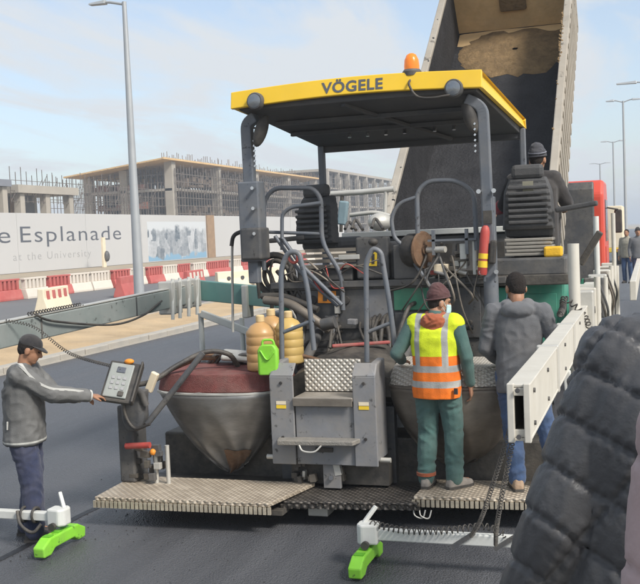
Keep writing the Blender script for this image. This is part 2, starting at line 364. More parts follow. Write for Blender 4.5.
# ---------------------------------------------------------------- barriers
m_bred = mat('faded_red_plastic', (.46, .085, .075), .55, 0, .14, 2, .04, 20, .35, (.5, .3, .25))
m_bwhite = mat('dusty_white_plastic', (.68, .62, .54), .55, 0, .1, 2, .04, 20, .35, (.5, .42, .32))
m_bcream = mat('cream_plastic', (.78, .68, .5), .55, 0, .1, 2, .04, 20, .3, (.55, .45, .32))
def barrier(mt, label, Lh=1.0, group=None, teeth=4):
    t = local_thing('road_barrier', label, 'barrier', (0, 0, 0), group)
    MB().prism([(-.30, 0), (.30, 0), (.30, .10), (.17, .50), (-.17, .50), (-.30, .10)], 'x', -Lh, Lh).build('base', mt, t, bevel=.02)
    w = MB(); n = teeth; step = 2*Lh/n
    for i in range(n):
        c = -Lh+step*(i+.5); w.mm(c-step*.27, c+step*.27, -.12, .12, .505, .93)
    w.build('slotted_wall', mt, t, bevel=.015)
    MB().mm(-Lh, Lh, -.125, .125, .93, 1.02).build('top_rail', mt, t, bevel=.015)
    return t
pr_, pw_ = None, None
G = 'red and white plastic barriers lined up before the hoarding'
rowY = 36.2
names = {0: 'faded red', 1: 'dusty white'}
seqs = 'RWRWRWWRWRWRWRRWRWRWRWRW'
for i in range(24):
    c = 0 if seqs[i] == 'R' else 1
    if c == 0:
        if pr_ is None: o = pr_ = barrier(m_bred, '', 1.0, G, 6)
        else: o = copy_tree(pr_)
    else:
        if pw_ is None: o = pw_ = barrier(m_bwhite, '', 1.0, G, 6)
        else: o = copy_tree(pw_)
    o.location = (-29.0+random.uniform(-.12, .12), rowY, -.012); o.rotation_euler = (0, 0, R(90)+random.uniform(-.05, .05)); rowY += 2.12
    ords = ['first', 'second', 'third', 'fourth', 'fifth', 'sixth', 'seventh', 'eighth', 'ninth', 'tenth', 'eleventh', 'twelfth', 'thirteenth', 'fourteenth', 'fifteenth', 'sixteenth', 'seventeenth', 'eighteenth', 'nineteenth', 'twentieth', 'twenty-first', 'twenty-second', 'twenty-third', 'twenty-fourth']
    o['label'] = '%s slotted plastic barrier, %s from the left in the row before the hoarding' % (names[c], ords[i])
def near_barrier(label, loc, rz, mt, patches=None, s=1.0, holes=False):
    t = local_thing('road_barrier', label, 'barrier', loc, 'loose barriers by the sandy median', rz)
    MB().prism([(-.30, 0), (.30, 0), (.28, .12), (.13, .62), (.11, .95), (-.11, .95), (-.13, .62), (-.28, .12)], 'x', -1.25*s, 1.25*s).build('body', mt, t, bevel=.03)
    if patches:
        for k in range(4):
            x = -.86*s+.57*s*k
            MB().hexa([(x-.14*s, -.155, .55), (x+.14*s, -.155, .55), (x+.14*s, -.11, .55), (x-.14*s, -.11, .55), (x-.14*s, -.128, .86), (x+.14*s, -.128, .86), (x+.14*s, -.10, .86), (x-.14*s, -.10, .86)]).build('red_panel', patches, t)
    if holes:
        for k in (-1, 1):
            MB().cyl((.5*k*s, -.13, .62), (.5*k*s, -.20, .62), .09).build('filler_cap', m_dgrey, t)
    return t
near_barrier('cream plastic barrier with four red panels above the green beam', (-20.9, 31.9, .03), R(-258), m_bcream, m_bred)
near_barrier('low red plastic barrier beside the base of the tall lamp post', (-23.6, 42.3, -.01), R(100), m_bred)
near_barrier('small red barrier with white patches just right of the lamp post', (-22.6, 47.5, -.01), R(96), m_bred, m_bwhite)
near_barrier('pale barrier with two dark caps behind the hooked grey rod', (-18.6, 43.4, .03), R(60), m_bcream, None, .8, True)
near_barrier('pale barrier half hidden by the canopy post of the paver', (-17.2, 45.0, .1), R(75), m_bcream)

# ---------------------------------------------------------------- hoarding
m_vinyl = mat('white_hoarding_vinyl', (.49, .49, .485), .6, 0, .035, .12, .05, .6, .12, (.5, .47, .42))
m_wood = mat('weathered_plywood', (.30, .2, .12), .85, 0, .2, 1.5, .15, 20)
hd = thing('advertising_hoarding', 'long white advertising hoarding lettered Esplanade with a city picture panel', 'hoarding', (-60, 100, 0))
yy = 60.0; k = 0
for wdt in (12.9, 12.9, 12.9, 12.9):
    MB().mm(-60.12, -60, yy+.02, yy+wdt-.02, .02, 6.02).build('panel', m_vinyl, hd); yy += wdt
def print_mat():
    m, t, b = newmat('printed_city_view'); L = t.links.new
    tcn = N(t, 'ShaderNodeTexCoord'); sp = N(t, 'ShaderNodeSeparateXYZ'); L(tcn.outputs['Object'], sp.inputs[0])
    cbn = N(t, 'ShaderNodeCombineXYZ'); L(sp.outputs[1], cbn.inputs[0]); L(sp.outputs[2], cbn.inputs[1])
    mp_ = N(t, 'ShaderNodeMapping'); mp_.inputs['Scale'].default_value = (1.0, .55, 1); L(cbn.outputs[0], mp_.inputs[0])
    v = N(t, 'ShaderNodeTexVoronoi', distance='CHEBYCHEV'); v.inputs['Scale'].default_value = .9; L(mp_.outputs[0], v.inputs['Vector'])
    ns = N(t, 'ShaderNodeTexNoise'); ns.inputs['Scale'].default_value = 1.1; ns.inputs['Detail'].default_value = 9; ns.inputs['Roughness'].default_value = .75; L(cbn.outputs[0], ns.inputs['Vector'])
    bw = N(t, 'ShaderNodeRGBToBW'); L(v.outputs['Color'], bw.inputs[0])
    ad_ = N(t, 'ShaderNodeMath', operation='MULTIPLY_ADD'); L(bw.outputs[0], ad_.inputs[0]); ad_.inputs[1].default_value = .45
    n5 = N(t, 'ShaderNodeMath', operation='MULTIPLY'); L(ns.outputs[0], n5.inputs[0]); n5.inputs[1].default_value = .55; L(n5.outputs[0], ad_.inputs[2])
    rp_ = N(t, 'ShaderNodeValToRGB'); e = rp_.color_ramp.elements; e[0].position = .32; e[0].color = (.10, .13, .16, 1); e[1].position = .66; e[1].color = (.52, .54, .56, 1); L(ad_.outputs[0], rp_.inputs[0])
    n6 = N(t, 'ShaderNodeTexNoise'); n6.inputs['Scale'].default_value = .5; n6.inputs['Detail'].default_value = 3; L(cbn.outputs[0], n6.inputs['Vector'])
    z = N(t, 'ShaderNodeMath', operation='MULTIPLY_ADD'); L(n6.outputs[0], z.inputs[0]); z.inputs[1].default_value = 3; L(sp.outputs[2], z.inputs[2])
    sk = N(t, 'ShaderNodeMixRGB'); sk.inputs[2].default_value = (.55, .58, .6, 1); L(rp_.outputs[0], sk.inputs[1])
    r1 = N(t, 'ShaderNodeMapRange'); r1.inputs[1].default_value = 5.4; r1.inputs[2].default_value = 5.8; L(z.outputs[0], r1.inputs[0]); L(r1.outputs[0], sk.inputs[0])
    wt = N(t, 'ShaderNodeMixRGB'); wt.inputs[2].default_value = (.2, .36, .5, 1); L(sk.outputs[0], wt.inputs[1])
    r2 = N(t, 'ShaderNodeMapRange'); r2.inputs[1].default_value = 2.3; r2.inputs[2].default_value = 2.0; L(z.outputs[0], r2.inputs[0])
    L(r2.outputs[0], wt.inputs[0]); L(wt.outputs[0], b.inputs['Base Color']); b.inputs['Roughness'].default_value = .6
    return m
MB().mm(-60.12, -60, 111.65, 130.9, .02, 6.02).build('panel', m_vinyl, hd)
MB().mm(-60.0, -59.985, 113.2, 130.6, .12, 5.15).build('picture_panel', print_mat(), hd)
MB().mm(-60.2, -59.9, 131.1, 133.6, 0, 6.1).build('post', m_wood, hd)
for a in (133.7, 150, 166.4, 182.8): MB().mm(-60.12, -60, a, a+16.3, .02, 6.02).build('panel', m_vinyl, hd)
text('lettering', 'Esplanade', m_txt, hd, (-59.99, 86.3, 3.05), (0, 1, 0), (0, 0, 1), 2.35, 20.2, .005, -.012, 1.12)
text('lettering', 'e', m_txt, hd, (-59.99, 82.6, 3.05), (0, 1, 0), (0, 0, 1), 2.35, 2.0, .005, -.012)
text('lettering', 'at the University', mat('pale_grey_lettering', (.36, .36, .36), .6, 0, .1, .5, 0), hd, (-59.99, 84.9, 1.25), (0, 1, 0), (0, 0, 1), 1.15, 14.6, .005, -.01, 1.25)
sg = thing('warning_post', 'small pale warning post with dark lamp in front of the hoarding', 'post', (-57, 97.2, 0))
MB().mm(-57.1, -56.9, 96.9, 97.5, 0, 3.3).build('board', m_bcream, sg); MB().ell((-56.8, 97.5, 1.2), (.3, .4, .6)).build('lamp', m_dgrey, sg, smooth=60)

# ---------------------------------------------------------------- buildings under construction
m_bconc = mat('raw_concrete', (.38, .345, .29), .9, 0, .15, .25, .1, 2)
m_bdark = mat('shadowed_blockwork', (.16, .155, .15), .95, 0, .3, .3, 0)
m_scaf = mat('scaffold_tube', (.15, .125, .105), .7, .2, .3, .5, 0)
m_form = mat('formwork_timber', (.62, .42, .2), .8, 0, .15, .6, .1, 4)
m_formr = mat('formwork_red_ply', (.3, .13, .09), .85, 0, .3, .5, 0)
def scaffold(mb, x0, y0, x1, y1, z0, z1, sx=1.6, sz=1.5, w=.15, diag=.5):
    L = math.hypot(x1-x0, y1-y0); n = max(1, int(L/sx)); ux, uy = (x1-x0)/L, (y1-y0)/L
    for i in range(n+1):
        a = L*i/n; x, y = x0+ux*a, y0+uy*a; mb.bar((x, y, z0), (x, y, z1+random.uniform(-.4, .9)), w, w)
    z = z0+random.uniform(.2, .6)
    while z < z1:
        mb.bar((x0, y0, z), (x1, y1, z), w*.9, w*.9); z += sz
    for i in range(n):
        if random.random() < diag:
            a, b = L*i/n, L*(i+1)/n; zz = random.uniform(z0, max(z0+.1, z1-sz)); mb.bar((x0+ux*a, y0+uy*a, zz), (x0+ux*b, y0+uy*b, zz+sz), w*.8, w*.8)
def frame_building(name, label, x0, x1, y0, y1, floors, colw=1.3, bay=11., scaf=True, low_roof=0., sxx=1.25):
    b = thing(name, label, 'building', ((x0+x1)/2, (y0+y1)/2, 0), 'concrete buildings going up behind the hoarding')
    # x0 = face towards the road
    for z in floors[:-1]: MB().mm(x1, x0, y0, y1, z-.45, z).build('floor_slab', m_bconc, b)
    zt = floors[-1]
    n = max(1, round((y1-y0)/bay))
    for i in range(n+1):
        y = y0+(y1-y0-colw)*i/n
        for j, x in enumerate((x0, (x0+x1)/2, x1+colw)):
            MB().mm(x-colw+ (.15 if j == 0 else 0), x+(.15 if j == 0 else 0), y, y+colw, 0, zt-low_roof*j/2-.02).build('column', m_bconc, b)
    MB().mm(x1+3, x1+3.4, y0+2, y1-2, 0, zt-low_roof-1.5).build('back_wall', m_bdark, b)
    if scaf:
        mb = MB()
        for dx_ in (.5, -3.2, -5.5, -8): scaffold(mb, x0+dx_, y0+.5, x0+dx_, y1-.5, 0, zt-1.2, sxx)
        for dy_ in (.6, 3, 6): scaffold(mb, x1, y0+dy_, x0-.6, y0+dy_, 0, zt-1.2-low_roof*.5, sxx)
        mb.build('scaffolding', m_scaf, b, kind='stuff')
    return b
b1 = frame_building('construction_building', 'large concrete frame building with scaffolding and sloping timber roof formwork', -85, -104, 171, 258, [5.6, 12.6, 17.6], 1.6, 22, True, 2.2)
# sloping formwork roof of board strips
for i in range(13):
    xa = -105.5+1.62*i
    za, zb = 15.6+2.3*(i/13), 15.6+2.3*((i+1)/13)
    MB().hexa([(xa, 166.5, za-.18), (xa+1.5, 166.5, zb-.18), (xa+1.5, 259, zb-.18), (xa, 259, za-.18), (xa, 166.5, za+.1), (xa+1.5, 166.5, zb+.1), (xa+1.5, 259, zb+.1), (xa, 259, za+.1)]).build('formwork_board', m_form, b1)
MB().mm(-84.6, -84.2, 166.5, 259, 17.75, 18.1).build('roof_edge_beam', m_form, b1)
mb = MB(); random.seed(3)
for i in range(120):
    y = 168+i*.76+random.uniform(-.3, .3); mb.bar((-85.2, y, 17.9), (-85.2, y, 18.1+random.uniform(.2, 1.5)), .09, .09)
for i in range(170):
    y = random.uniform(173, 256); z = random.choice((5.7, 12.7))+random.uniform(.2, 3); mb.mm(-88-random.random()*3, -86.5, y, y+random.uniform(.6, 2.2), z, z+random.uniform(.3, 1.6))
mb.build('rebar_and_props', mat('stacked_props', (.2, .15, .11), .9, 0, .5, .4, 0), b1, kind='stuff')
mb = MB()
for i in range(60):
    y = random.uniform(171, 178); x = random.uniform(-104, -87); z = random.choice((5.7, 9, 12.7)); mb.mm(x, x+random.uniform(.8, 2), y, y+.3, z, z+random.uniform(.5, 1.6))
mb.build('red_formwork_panels', m_formr, b1, kind='stuff')
b2 = frame_building('construction_building', 'distant concrete frame building seen under the yellow canopy', -85, -110, 268, 350, [6, 11, 16, 20.5], 1.2, 10, True, 0, 2.2)
MB().mm(-110, -84.8, 268, 350, 20.5, 21.2).build('roof_slab', m_bconc, b2)
for i in range(8):
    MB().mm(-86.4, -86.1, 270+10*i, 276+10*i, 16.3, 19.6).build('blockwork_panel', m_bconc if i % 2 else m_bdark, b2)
b3 = frame_building('construction_building', 'low concrete building with pale roof slab left of the lamp post', -86, -99, 124, 138, [5.5, 10.4], 1.1, 7, False)
MB().mm(-100, -85.4, 123, 139, 10.45, 11.6).build('roof_slab', m_bconc, b3)
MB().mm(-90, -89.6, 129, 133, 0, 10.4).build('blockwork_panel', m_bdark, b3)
MB().mm(-88, -87.7, 124.5, 127.5, 0, 9.8).build('blockwork_panel', m_wood, b3)
mb = MB(); scaffold(mb, -86, 122, -86, 170, 9, 13.4, 1.3, 1.5, .08); scaffold(mb, -92, 140, -92, 170, 7, 13.4, 1.0, 1.4, .09, .6); scaffold(mb, -88, 140, -88, 170, 7, 11.4, 1.0, 1.4, .09, .6); mb.build('scaffolding', m_scaf, b3, kind='stuff')
b4 = frame_building('construction_building', 'dark roofed concrete frame at the far left behind the hoarding', -86, -99, 100, 121, [6, 11.2], 1.1, 9, False)
MB().mm(-100, -85.4, 99, 121.5, 11.25, 12.2).build('roof_slab', mat('grey_deck', (.2, .21, .24), .8, 0, .1, .5, 0), b4)

# ---------------------------------------------------------------- lamp posts
m_lamp = mat('galvanised_pole', (.40, .42, .43), .5, .4, .08, 1, .03, 10)
def lamp(label, loc, h, r0, r1, arm, rz=0, double=False, group='street lamps along the road'):
    t = local_thing('street_lamp', label, 'street lamp', loc, group, rz)
    MB().tube([(0, 0, .0), (0, 0, h*.5), (0, 0, h)], [r0, (r0+r1)/2, r1], 14).build('pole', m_lamp, t, smooth=60)
    MB().mm(-r0*1.7, r0*1.7, -r0*1.7, r0*1.7, -.02, .04).build('base_plate', m_lamp, t)
    for sgn in ((-1, 1) if double else (-1,)):
        MB().tube([(0, 0, h-.1), (sgn*arm*.5, 0, h+.05), (sgn*arm*.7, 0, h+.08)], r1*.6, 8).build('arm', m_lamp, t, smooth=60)
        MB().hexa([(sgn*arm*.66, -.16, h), (sgn*arm*1.25, -.14, h+.02), (sgn*arm*1.25, .14, h+.02), (sgn*arm*.66, .16, h), (sgn*arm*.66, -.1, h+.16), (sgn*arm*1.25, -.1, h+.1), (sgn*arm*1.25, .1, h+.1), (sgn*arm*.66, .1, h+.16)]).build('lamp_head', m_lamp, t, bevel=.02)
    return t
lamp('tall tapered grey lamp post standing among the barriers on the left', (-19.75, 36.3, .03), 12.1, .215, .09, 1.25)
lamp('tallest of the distant double armed lamp posts on the right', (-1.64, 80, 0), 11.7, .13, .07, 1.0, 0, True)
lamp('middle one of the distant double armed lamp posts on the right', (-3.66, 120, 0), 11.8, .14, .08, 1.1, 0, True)
lamp('smallest and farthest lamp post right of the dump truck', (-7.1, 165, 0), 12, .16, .1, 1.3, 0, True)
lamp('lamp post at the right edge with its arm reaching into view', (.75, 60, .1), 10.2, .12, .07, 1.85)

# ---------------------------------------------------------------- asphalt paver
pv = thing('asphalt_paver', 'large grey and green asphalt paver with yellow lettered canopy and wide screed', 'paver', (-2.6, 10, 0))
def T(pts, r, name='handrail', m=None, fl=.09, n=10):
    return MB().tube(fillet(pts, fl), r, n).build(name, m or m_post, pv, smooth=60)
# --- canopy: sloping slightly down to the front, yellow rim, dark underside
YR, YF = 9.15, 10.95
xl, xr, xlf, xrf = -3.86, -1.40, -3.56, -1.22
zr, zf = 3.88, 3.60       # top of the rim at the rear and at the front
cn = MB()
n = 16
def croof(x, y):          # gently crowned top
    t = (y-YR)/(YF-YR); a = (x-xl)/(xr-xl); return zr+(zf-zr)*t+.05*math.sin(math.pi*min(1, max(0, a)))
vs = []; fs = []; ny_ = 6
for j in range(ny_+1):
    t = j/ny_; y = YR+(YF-YR)*t
    for i in range(n+1):
        a = i/n; x = (xl+(xlf-xl)*t)*(1-a)+(xr+(xrf-xr)*t)*a; vs.append((x, y, zr+(zf-zr)*t+.045*math.sin(math.pi*a)))
fs = [(j*(n+1)+i, j*(n+1)+i+1, (j+1)*(n+1)+i+1, (j+1)*(n+1)+i) for j in range(ny_) for i in range(n)]
cn.add(vs, fs)
def rim(p, q, h0, h1, th, inward):   # vertical rim board that leans outwards towards its foot
    p, q, w = V3(p), V3(q), V3(inward).normalized()
    return [p+w*.0+V3((0, 0, -h0)), q+V3((0, 0, -h1)), q+w*th+V3((0, 0, -h1)), p+w*th+V3((0, 0, -h0)), p+w*.03+V3((0, 0, .004)), q+w*.03+V3((0, 0, .004)), q+w*(th+.03)+V3((0, 0, -.02)), p+w*(th+.03)+V3((0, 0, -.02))]
canopy = cn.build('canopy', m_yel, pv)
rr_ = MB()
rings = []
for i in range(17):                  # crowned rear rim
    a = i/16; x = xl*(1-a)+xr*a; z = zr+.045*math.sin(math.pi*a)
    rings.append([(x, YR-.03, z-.155), (x, YR+.02, z-.16), (x, YR+.04, z+.006), (x, YR, z+.01)])
rr_.loft(rings); rr_.build('rear_rim', m_yel, canopy, bevel=.008)
MB().hexa(rim((xl, YR+.04, zr), (xlf, YF, zf), .15, .10, .04, (1, 0, 0))).build('side_rim', m_yel, canopy)
MB().hexa(rim((xrf, YF, zf), (xr, YR+.04, zr), .10, .15, .04, (-1, 0, 0))).build('side_rim', m_yel, canopy)
MB().hexa(rim((xlf, YF, zf), (xrf, YF, zf), .10, .10, .04, (0, -1, 0))).build('front_rim', m_yel, canopy)
# dark underside tray
und = MB().hexa([(xl+.06, YR+.05, zr-.17), (xr-.06, YR+.05, zr-.17), (xrf-.05, YF-.05, zf-.16), (xlf+.05, YF-.05, zf-.16), (xl+.06, YR+.05, zr-.03), (xr-.06, YR+.05, zr-.03), (xrf-.05, YF-.05, zf-.03), (xlf+.05, YF-.05, zf-.03)]).build('underside', m_under, pv, bevel=.01)
for a in (.3, .55):
    y = YR+(YF-YR)*a; z = zr+(zf-zr)*a-.185; MB().mm(-3.6, -1.5, y-.03, y+.03, z-.02, z+.02).build('rib', m_under, und)
MB().bar((-2.75, YR+.1, zr-.19), (-2.0, YF-.2, zf-.17), .05, .03).build('rib', m_under, und)
MB().bar((xlf+.02, YF-.06, zf-.14), (xrf-.02, YF-.06, zf-.14), .1, .14).build('front_beam', m_under, und, bevel=.01)
for k in range(7): MB().cyl((-3.0+.2*k+(.12 if k > 3 else 0), 10.3, zf-.05), (-3.0+.2*k+(.12 if k > 3 else 0), 10.29, zf-.12), .02, n=8).build('bolt', m_chrome, und)
text('lettering', 'VÖGELE', m_txt, canopy, (-2.92, YR-.0275, zr-.083), (1, 0, -.004), (0, .18, 1), .145, .60, .001, .004, 1.08)
# --- posts
def post(pts, w, h): 
    mb = MB()
    P = fillet(pts, .16, 5); rings = []
    for i, p in enumerate(P):
        d = (P[min(i+1, len(P)-1)]-P[max(i-1, 0)]); _, a, b = frame(d, (0, 1, 0)); a = a*w/2; b = b*h/2; rings.append([p-a-b, p+a-b, p+a+b, p-a+b])
    return mb.loft(rings).build('canopy_post', m_post, pv, bevel=.012)
post([(-3.68, 9.35, 3.66), (-3.80, 9.38, 3.6), (-3.80, 9.42, 2.0)], .11, .1)
post([(-1.58, 9.3, 3.66), (-1.43, 9.34, 3.58), (-1.42, 9.42, 2.2)], .10, .1)
post([(-3.50, 10.85, 3.48), (-3.50, 10.85, 2.0)], .07, .08)
post([(-1.25, 10.85, 3.5), (-1.25, 10.85, 2.2)], .06, .06)
MB().mm(-3.90, -3.68, 9.3, 9.5, 2.22, 3.02).build('post_sleeve', m_post, pv, bevel=.015)
MB().mm(-3.88, -3.66, 9.26, 9.52, 2.24, 2.56).build('switch_box', m_dgrey, pv, bevel=.02)
for z in (2.95, 2.75, 2.5): MB().cyl((-3.72, 9.29, z), (-3.72, 9.24, z), .018, n=8).build('bolt', m_chrome, pv)
MB().mm(-1.48, -1.36, 9.36, 9.48, 1.95, 2.75).build('post_sleeve', m_post, pv, bevel=.01)
MB().mm(-1.46, -1.38, 9.34, 9.36, 2.5, 2.62).build('post_slot', m_black, pv)
MB().cyl((-1.42, 9.42, 1.55), (-1.42, 9.42, 2.0), .07, n=18).build('lift_cylinder', m_post, pv, smooth=50)
MB().cyl((-1.42, 9.42, .95), (-1.42, 9.42, 1.55), .085, n=18).build('lift_cylinder', m_grey, pv, smooth=50)
for z in (2.05, 2.8): 
    for s_ in (-1, 1): MB().cyl((-1.42+.07*s_, 9.35, z), (-1.42+.07*s_, 9.30, z), .022, n=8).build('bolt', m_chrome, pv)
# chain of small lugs on the posts
for x, y0_ in ((-3.70, 9.3), (-1.50, 9.27)):
    mb = MB()
    for k in range(6): mb.box((x, y0_, 3.42-.05*k), (.016, .014, .02), (0, .6, 0))
    mb.build('cable_clips', m_chrome, pv, kind='stuff')
# mirrors
for c, rx in (((-3.620, 9.300, 3.510), .35), ((-1.545, 9.300, 3.489), -.3)):
    mr = MB().ell(c, (.065, .05, .165), (0, rx, .3), 18, 10).build('mirror', m_black, pv, smooth=60)
    MB().tube([(c[0], c[1], c[2]+.02), ((c[0]-3.80)/2 if rx > 0 else (c[0]-1.44)/2, c[1]+.03, c[2]+.04)], .012, 6).build('mirror_arm', m_black, mr)
# work lights let into the rear rim
for c in ((-3.588, 9.070, 3.776), (-1.652, 9.070, 3.735)):
    w = MB().lathe([(.0, 0), (.075, 0), (.085, .02), (.085, .07), (.05, .1), (0, .1)], c, (0, 1, 0)).build('work_light', m_dgrey, pv, smooth=40)
    MB().lathe([(0, -.016), (.035, -.014), (.066, -.004), (.066, .0), (0, .0)], (c[0], c[1]-.001, c[2]), (0, 1, 0)).build('lens', m_glass, w, smooth=50)
# beacon
bc = (-2.059, 9.220, 3.926)
be = MB().lathe([(.0, -.03), (.085, -.03), (.09, .01), (.075, .03), (0, .03)], bc).build('beacon', m_dgrey, pv, smooth=40)
m_amber = mat('amber_dome', (.85, .25, .03), .2, 0, .1, 10, 0, trans=.25, emit=((1, .28, .03), .1))
MB().lathe([(.07, .03), (.072, .06), (.066, .12), (.045, .165), (.02, .18), (0, .182)], bc).build('dome', m_amber, be, smooth=60)
MB().cyl((bc[0], bc[1], bc[2]-.14), (bc[0], bc[1], bc[2]-.03), .02).build('stem', m_dgrey, be)
T(spline([(bc[0], bc[1]-.03, bc[2]-.05), (bc[0]+.0, 9.08, 3.80), (bc[0]+.07, 9.07, 3.69), (bc[0]+.2, 9.06, 3.66), (-1.682, 9.070, 3.674)]), .011, 'cable', m_hose)

# --- tractor body, deck, hood, hopper
MB().mm(-3.55, -1.45, 9.75, 13.4, .62, 1.88).build('chassis', m_dgrey, pv, bevel=.03)
MB().mm(-3.72, -1.28, 9.62, 11.3, 1.9, 1.985).build('deck', m_dgrey, pv, bevel=.01)
MB().mm(-3.70, -1.30, 9.58, 9.615, 1.925, 1.99).build('deck_edge_plate', m_dgrey, pv, bevel=.006)
hood = MB().mm(-3.45, -1.5, 11.45, 13.5, 1.9, 2.40).build('engine_hood', m_dgrey, pv, bevel=.04)
MB().mm(-3.47, -1.48, 11.40, 11.46, 2.41, 2.475).build('hood_strip', m_white, hood, bevel=.008)
MB().mm(-3.46, -1.49, 11.46, 13.5, 2.405, 2.44).build('hood_lid', m_dgrey, hood, bevel=.01)
for k in range(9): MB().mm(-3.3+.2*k, -3.16+.2*k, 11.44, 11.452, 2.05, 2.3).build('vent', m_black, hood)
# hopper
for s_ in (-1, 1):
    cx = -2.5+s_*1.35
    MB().hexa([(cx-.05, 13.5, .6), (cx+.05, 13.5, .6), (cx+.05, 15.6, .6), (cx-.05, 15.6, .6), (cx-.05+s_*.35, 13.5, 1.75), (cx+.05+s_*.35, 13.5, 1.75), (cx+.05+s_*.35, 15.6, 1.6), (cx-.05+s_*.35, 15.6, 1.6)]).build('hopper_wing', m_green, pv, bevel=.01)
MB().mm(-3.9, -1.1, 13.5, 15.6, .5, .62).build('hopper_floor', m_dark, pv)
for x in (-3.4, -1.6): MB().cyl((x-.5, 15.75, .55), (x+.5, 15.75, .55), .13).build('push_roller', m_dgrey, pv, smooth=40)
# crawler tracks
for cx in (-3.62, -1.40):
    prof = []; 
    for k in range(24):
        a = 2*math.pi*k/24; yc = 13.3 if math.cos(a) > 0 else 10.2; prof.append((yc+.36*math.cos(a), .36+.36*math.sin(a)))
    tr = MB().prism(prof, 'x', cx-.16, cx+.16).build('crawler_track', m_black, pv)
    for yc in (10.2, 13.3): MB().cyl((cx-.18, yc, .36), (cx+.18, yc, .36), .24).build('sprocket', m_dgrey, tr)
    for k in range(26): MB().mm(cx-.17, cx+.17, 10.1+.13*k, 10.17+.13*k, .72, .75).build('track_pad', m_black, tr)
    MB().mm(cx-.2, cx+.2, 9.9, 13.6, .8, .86).build('fender', m_dgrey, pv, bevel=.01)
# side walls below the deck
MB().mm(-1.46, -1.28, 9.72, 11.9, .95, 1.88).build('side_panel', m_teal, pv, bevel=.02)
MB().mm(-3.70, -3.56, 9.8, 12.5, .95, 1.88).build('side_panel', m_teal, pv, bevel=.02)
MB().mm(-1.26, -.78, 9.9, 11.2, .98, 1.98).build('tank_panel', m_teal, pv, bevel=.03)
MB().mm(-1.18, -.86, 9.885, 9.9, 1.08, 1.8).build('tank_lid', m_teal, pv, bevel=.006)
# rear wall plates
rw = MB().mm(-3.52, -1.48, 9.66, 9.74, .75, 1.895).build('rear_wall', m_dgrey, pv, bevel=.01)
for a, b_, c, d, mm_ in ((-3.45, -2.72, 1.50, 1.90, m_dgrey), (-2.68, -2.45, 1.5, 1.90, m_grey), (-2.42, -2.04, 1.68, 1.915, m_green), (-2.42, -2.04, 1.40, 1.66, m_dgrey), (-1.98, -1.56, 1.4, 1.9, m_dgrey), (-3.4, -2.5, .85, 1.25, m_dark), (-2.4, -1.6, .85, 1.22, m_dark)):
    MB().mm(a, b_, 9.635, 9.66, c, d).build('wall_plate', mm_, rw, bevel=.008)
MB().add([(-3.202, 9.620, 1.893), (-3.011, 9.620, 1.889), (-3.016, 9.620, 1.767), (-3.208, 9.620, 1.771)], [(0, 1, 2, 3)]).build('warning_sticker', m_orange, rw)
MB().add([(-3.148, 9.615, 1.872), (-3.106, 9.615, 1.871), (-3.109, 9.615, 1.790), (-3.152, 9.615, 1.791)], [(0, 1, 2, 3)]).build('sticker_mark', m_black, rw)
for p in ((-3.348, 9.630, 1.834), (-3.263, 9.630, 1.802), (-2.913, 9.630, 1.795)): MB().lathe([(0, -.02), (.04, -.02), (.045, .0), (0, .0)], p, (0, 1, 0), 14).build('port', m_black, rw, smooth=40)
MB().mm(-3.03, -2.97, 9.6, 9.64, 1.66, 1.84).build("socket", m_alu, rw, bevel=.005)
# centre console and boxes on the deck
cs = MB().mm(-2.78, -2.16, 9.75, 10.3, 1.985, 2.36).build('control_console', m_dgrey, pv, bevel=.02)
MB().mm(-2.80, -2.46, 9.66, 9.76, 2.0, 2.42).build('console_door', m_dgrey, cs, bevel=.02)
MB().mm(-2.40, -2.12, 9.60, 9.75, 1.99, 2.33).build('battery_box', mat('charcoal_box', (.075, .078, .085), .55, 0, .15, 6, .05, 40, .3), cs, bevel=.015)
MB().add([(-2.659, 9.650, 2.270), (-2.576, 9.650, 2.267), (-2.582, 9.650, 2.127), (-2.664, 9.650, 2.130)], [(0, 1, 2, 3)]).build('warning_sticker', m_ylab, cs)
MB().add([(-2.632, 9.645, 2.249), (-2.601, 9.645, 2.248), (-2.605, 9.645, 2.148), (-2.636, 9.645, 2.149)], [(0, 1, 2, 3)]).build('sticker_mark', m_black, cs)
# left seat stack of slats and boxes
MB().mm(-3.45, -2.85, 9.7, 10.2, 1.985, 2.12).build('seat_base', m_dgrey, pv, bevel=.02)
for k in range(4): MB().mm(-3.4+.02*k, -2.80, 9.66, 9.69, 2.12+.055*k, 2.155+.055*k).build('slat', mat('dusty_slat', (.19, .17, .14), .8, .1, .2, 6, .1, 40), pv)
MB().mm(-2.98, -2.76, 9.64, 9.9, 2.20, 2.25).build('ledge', m_alu, pv, bevel=.006)
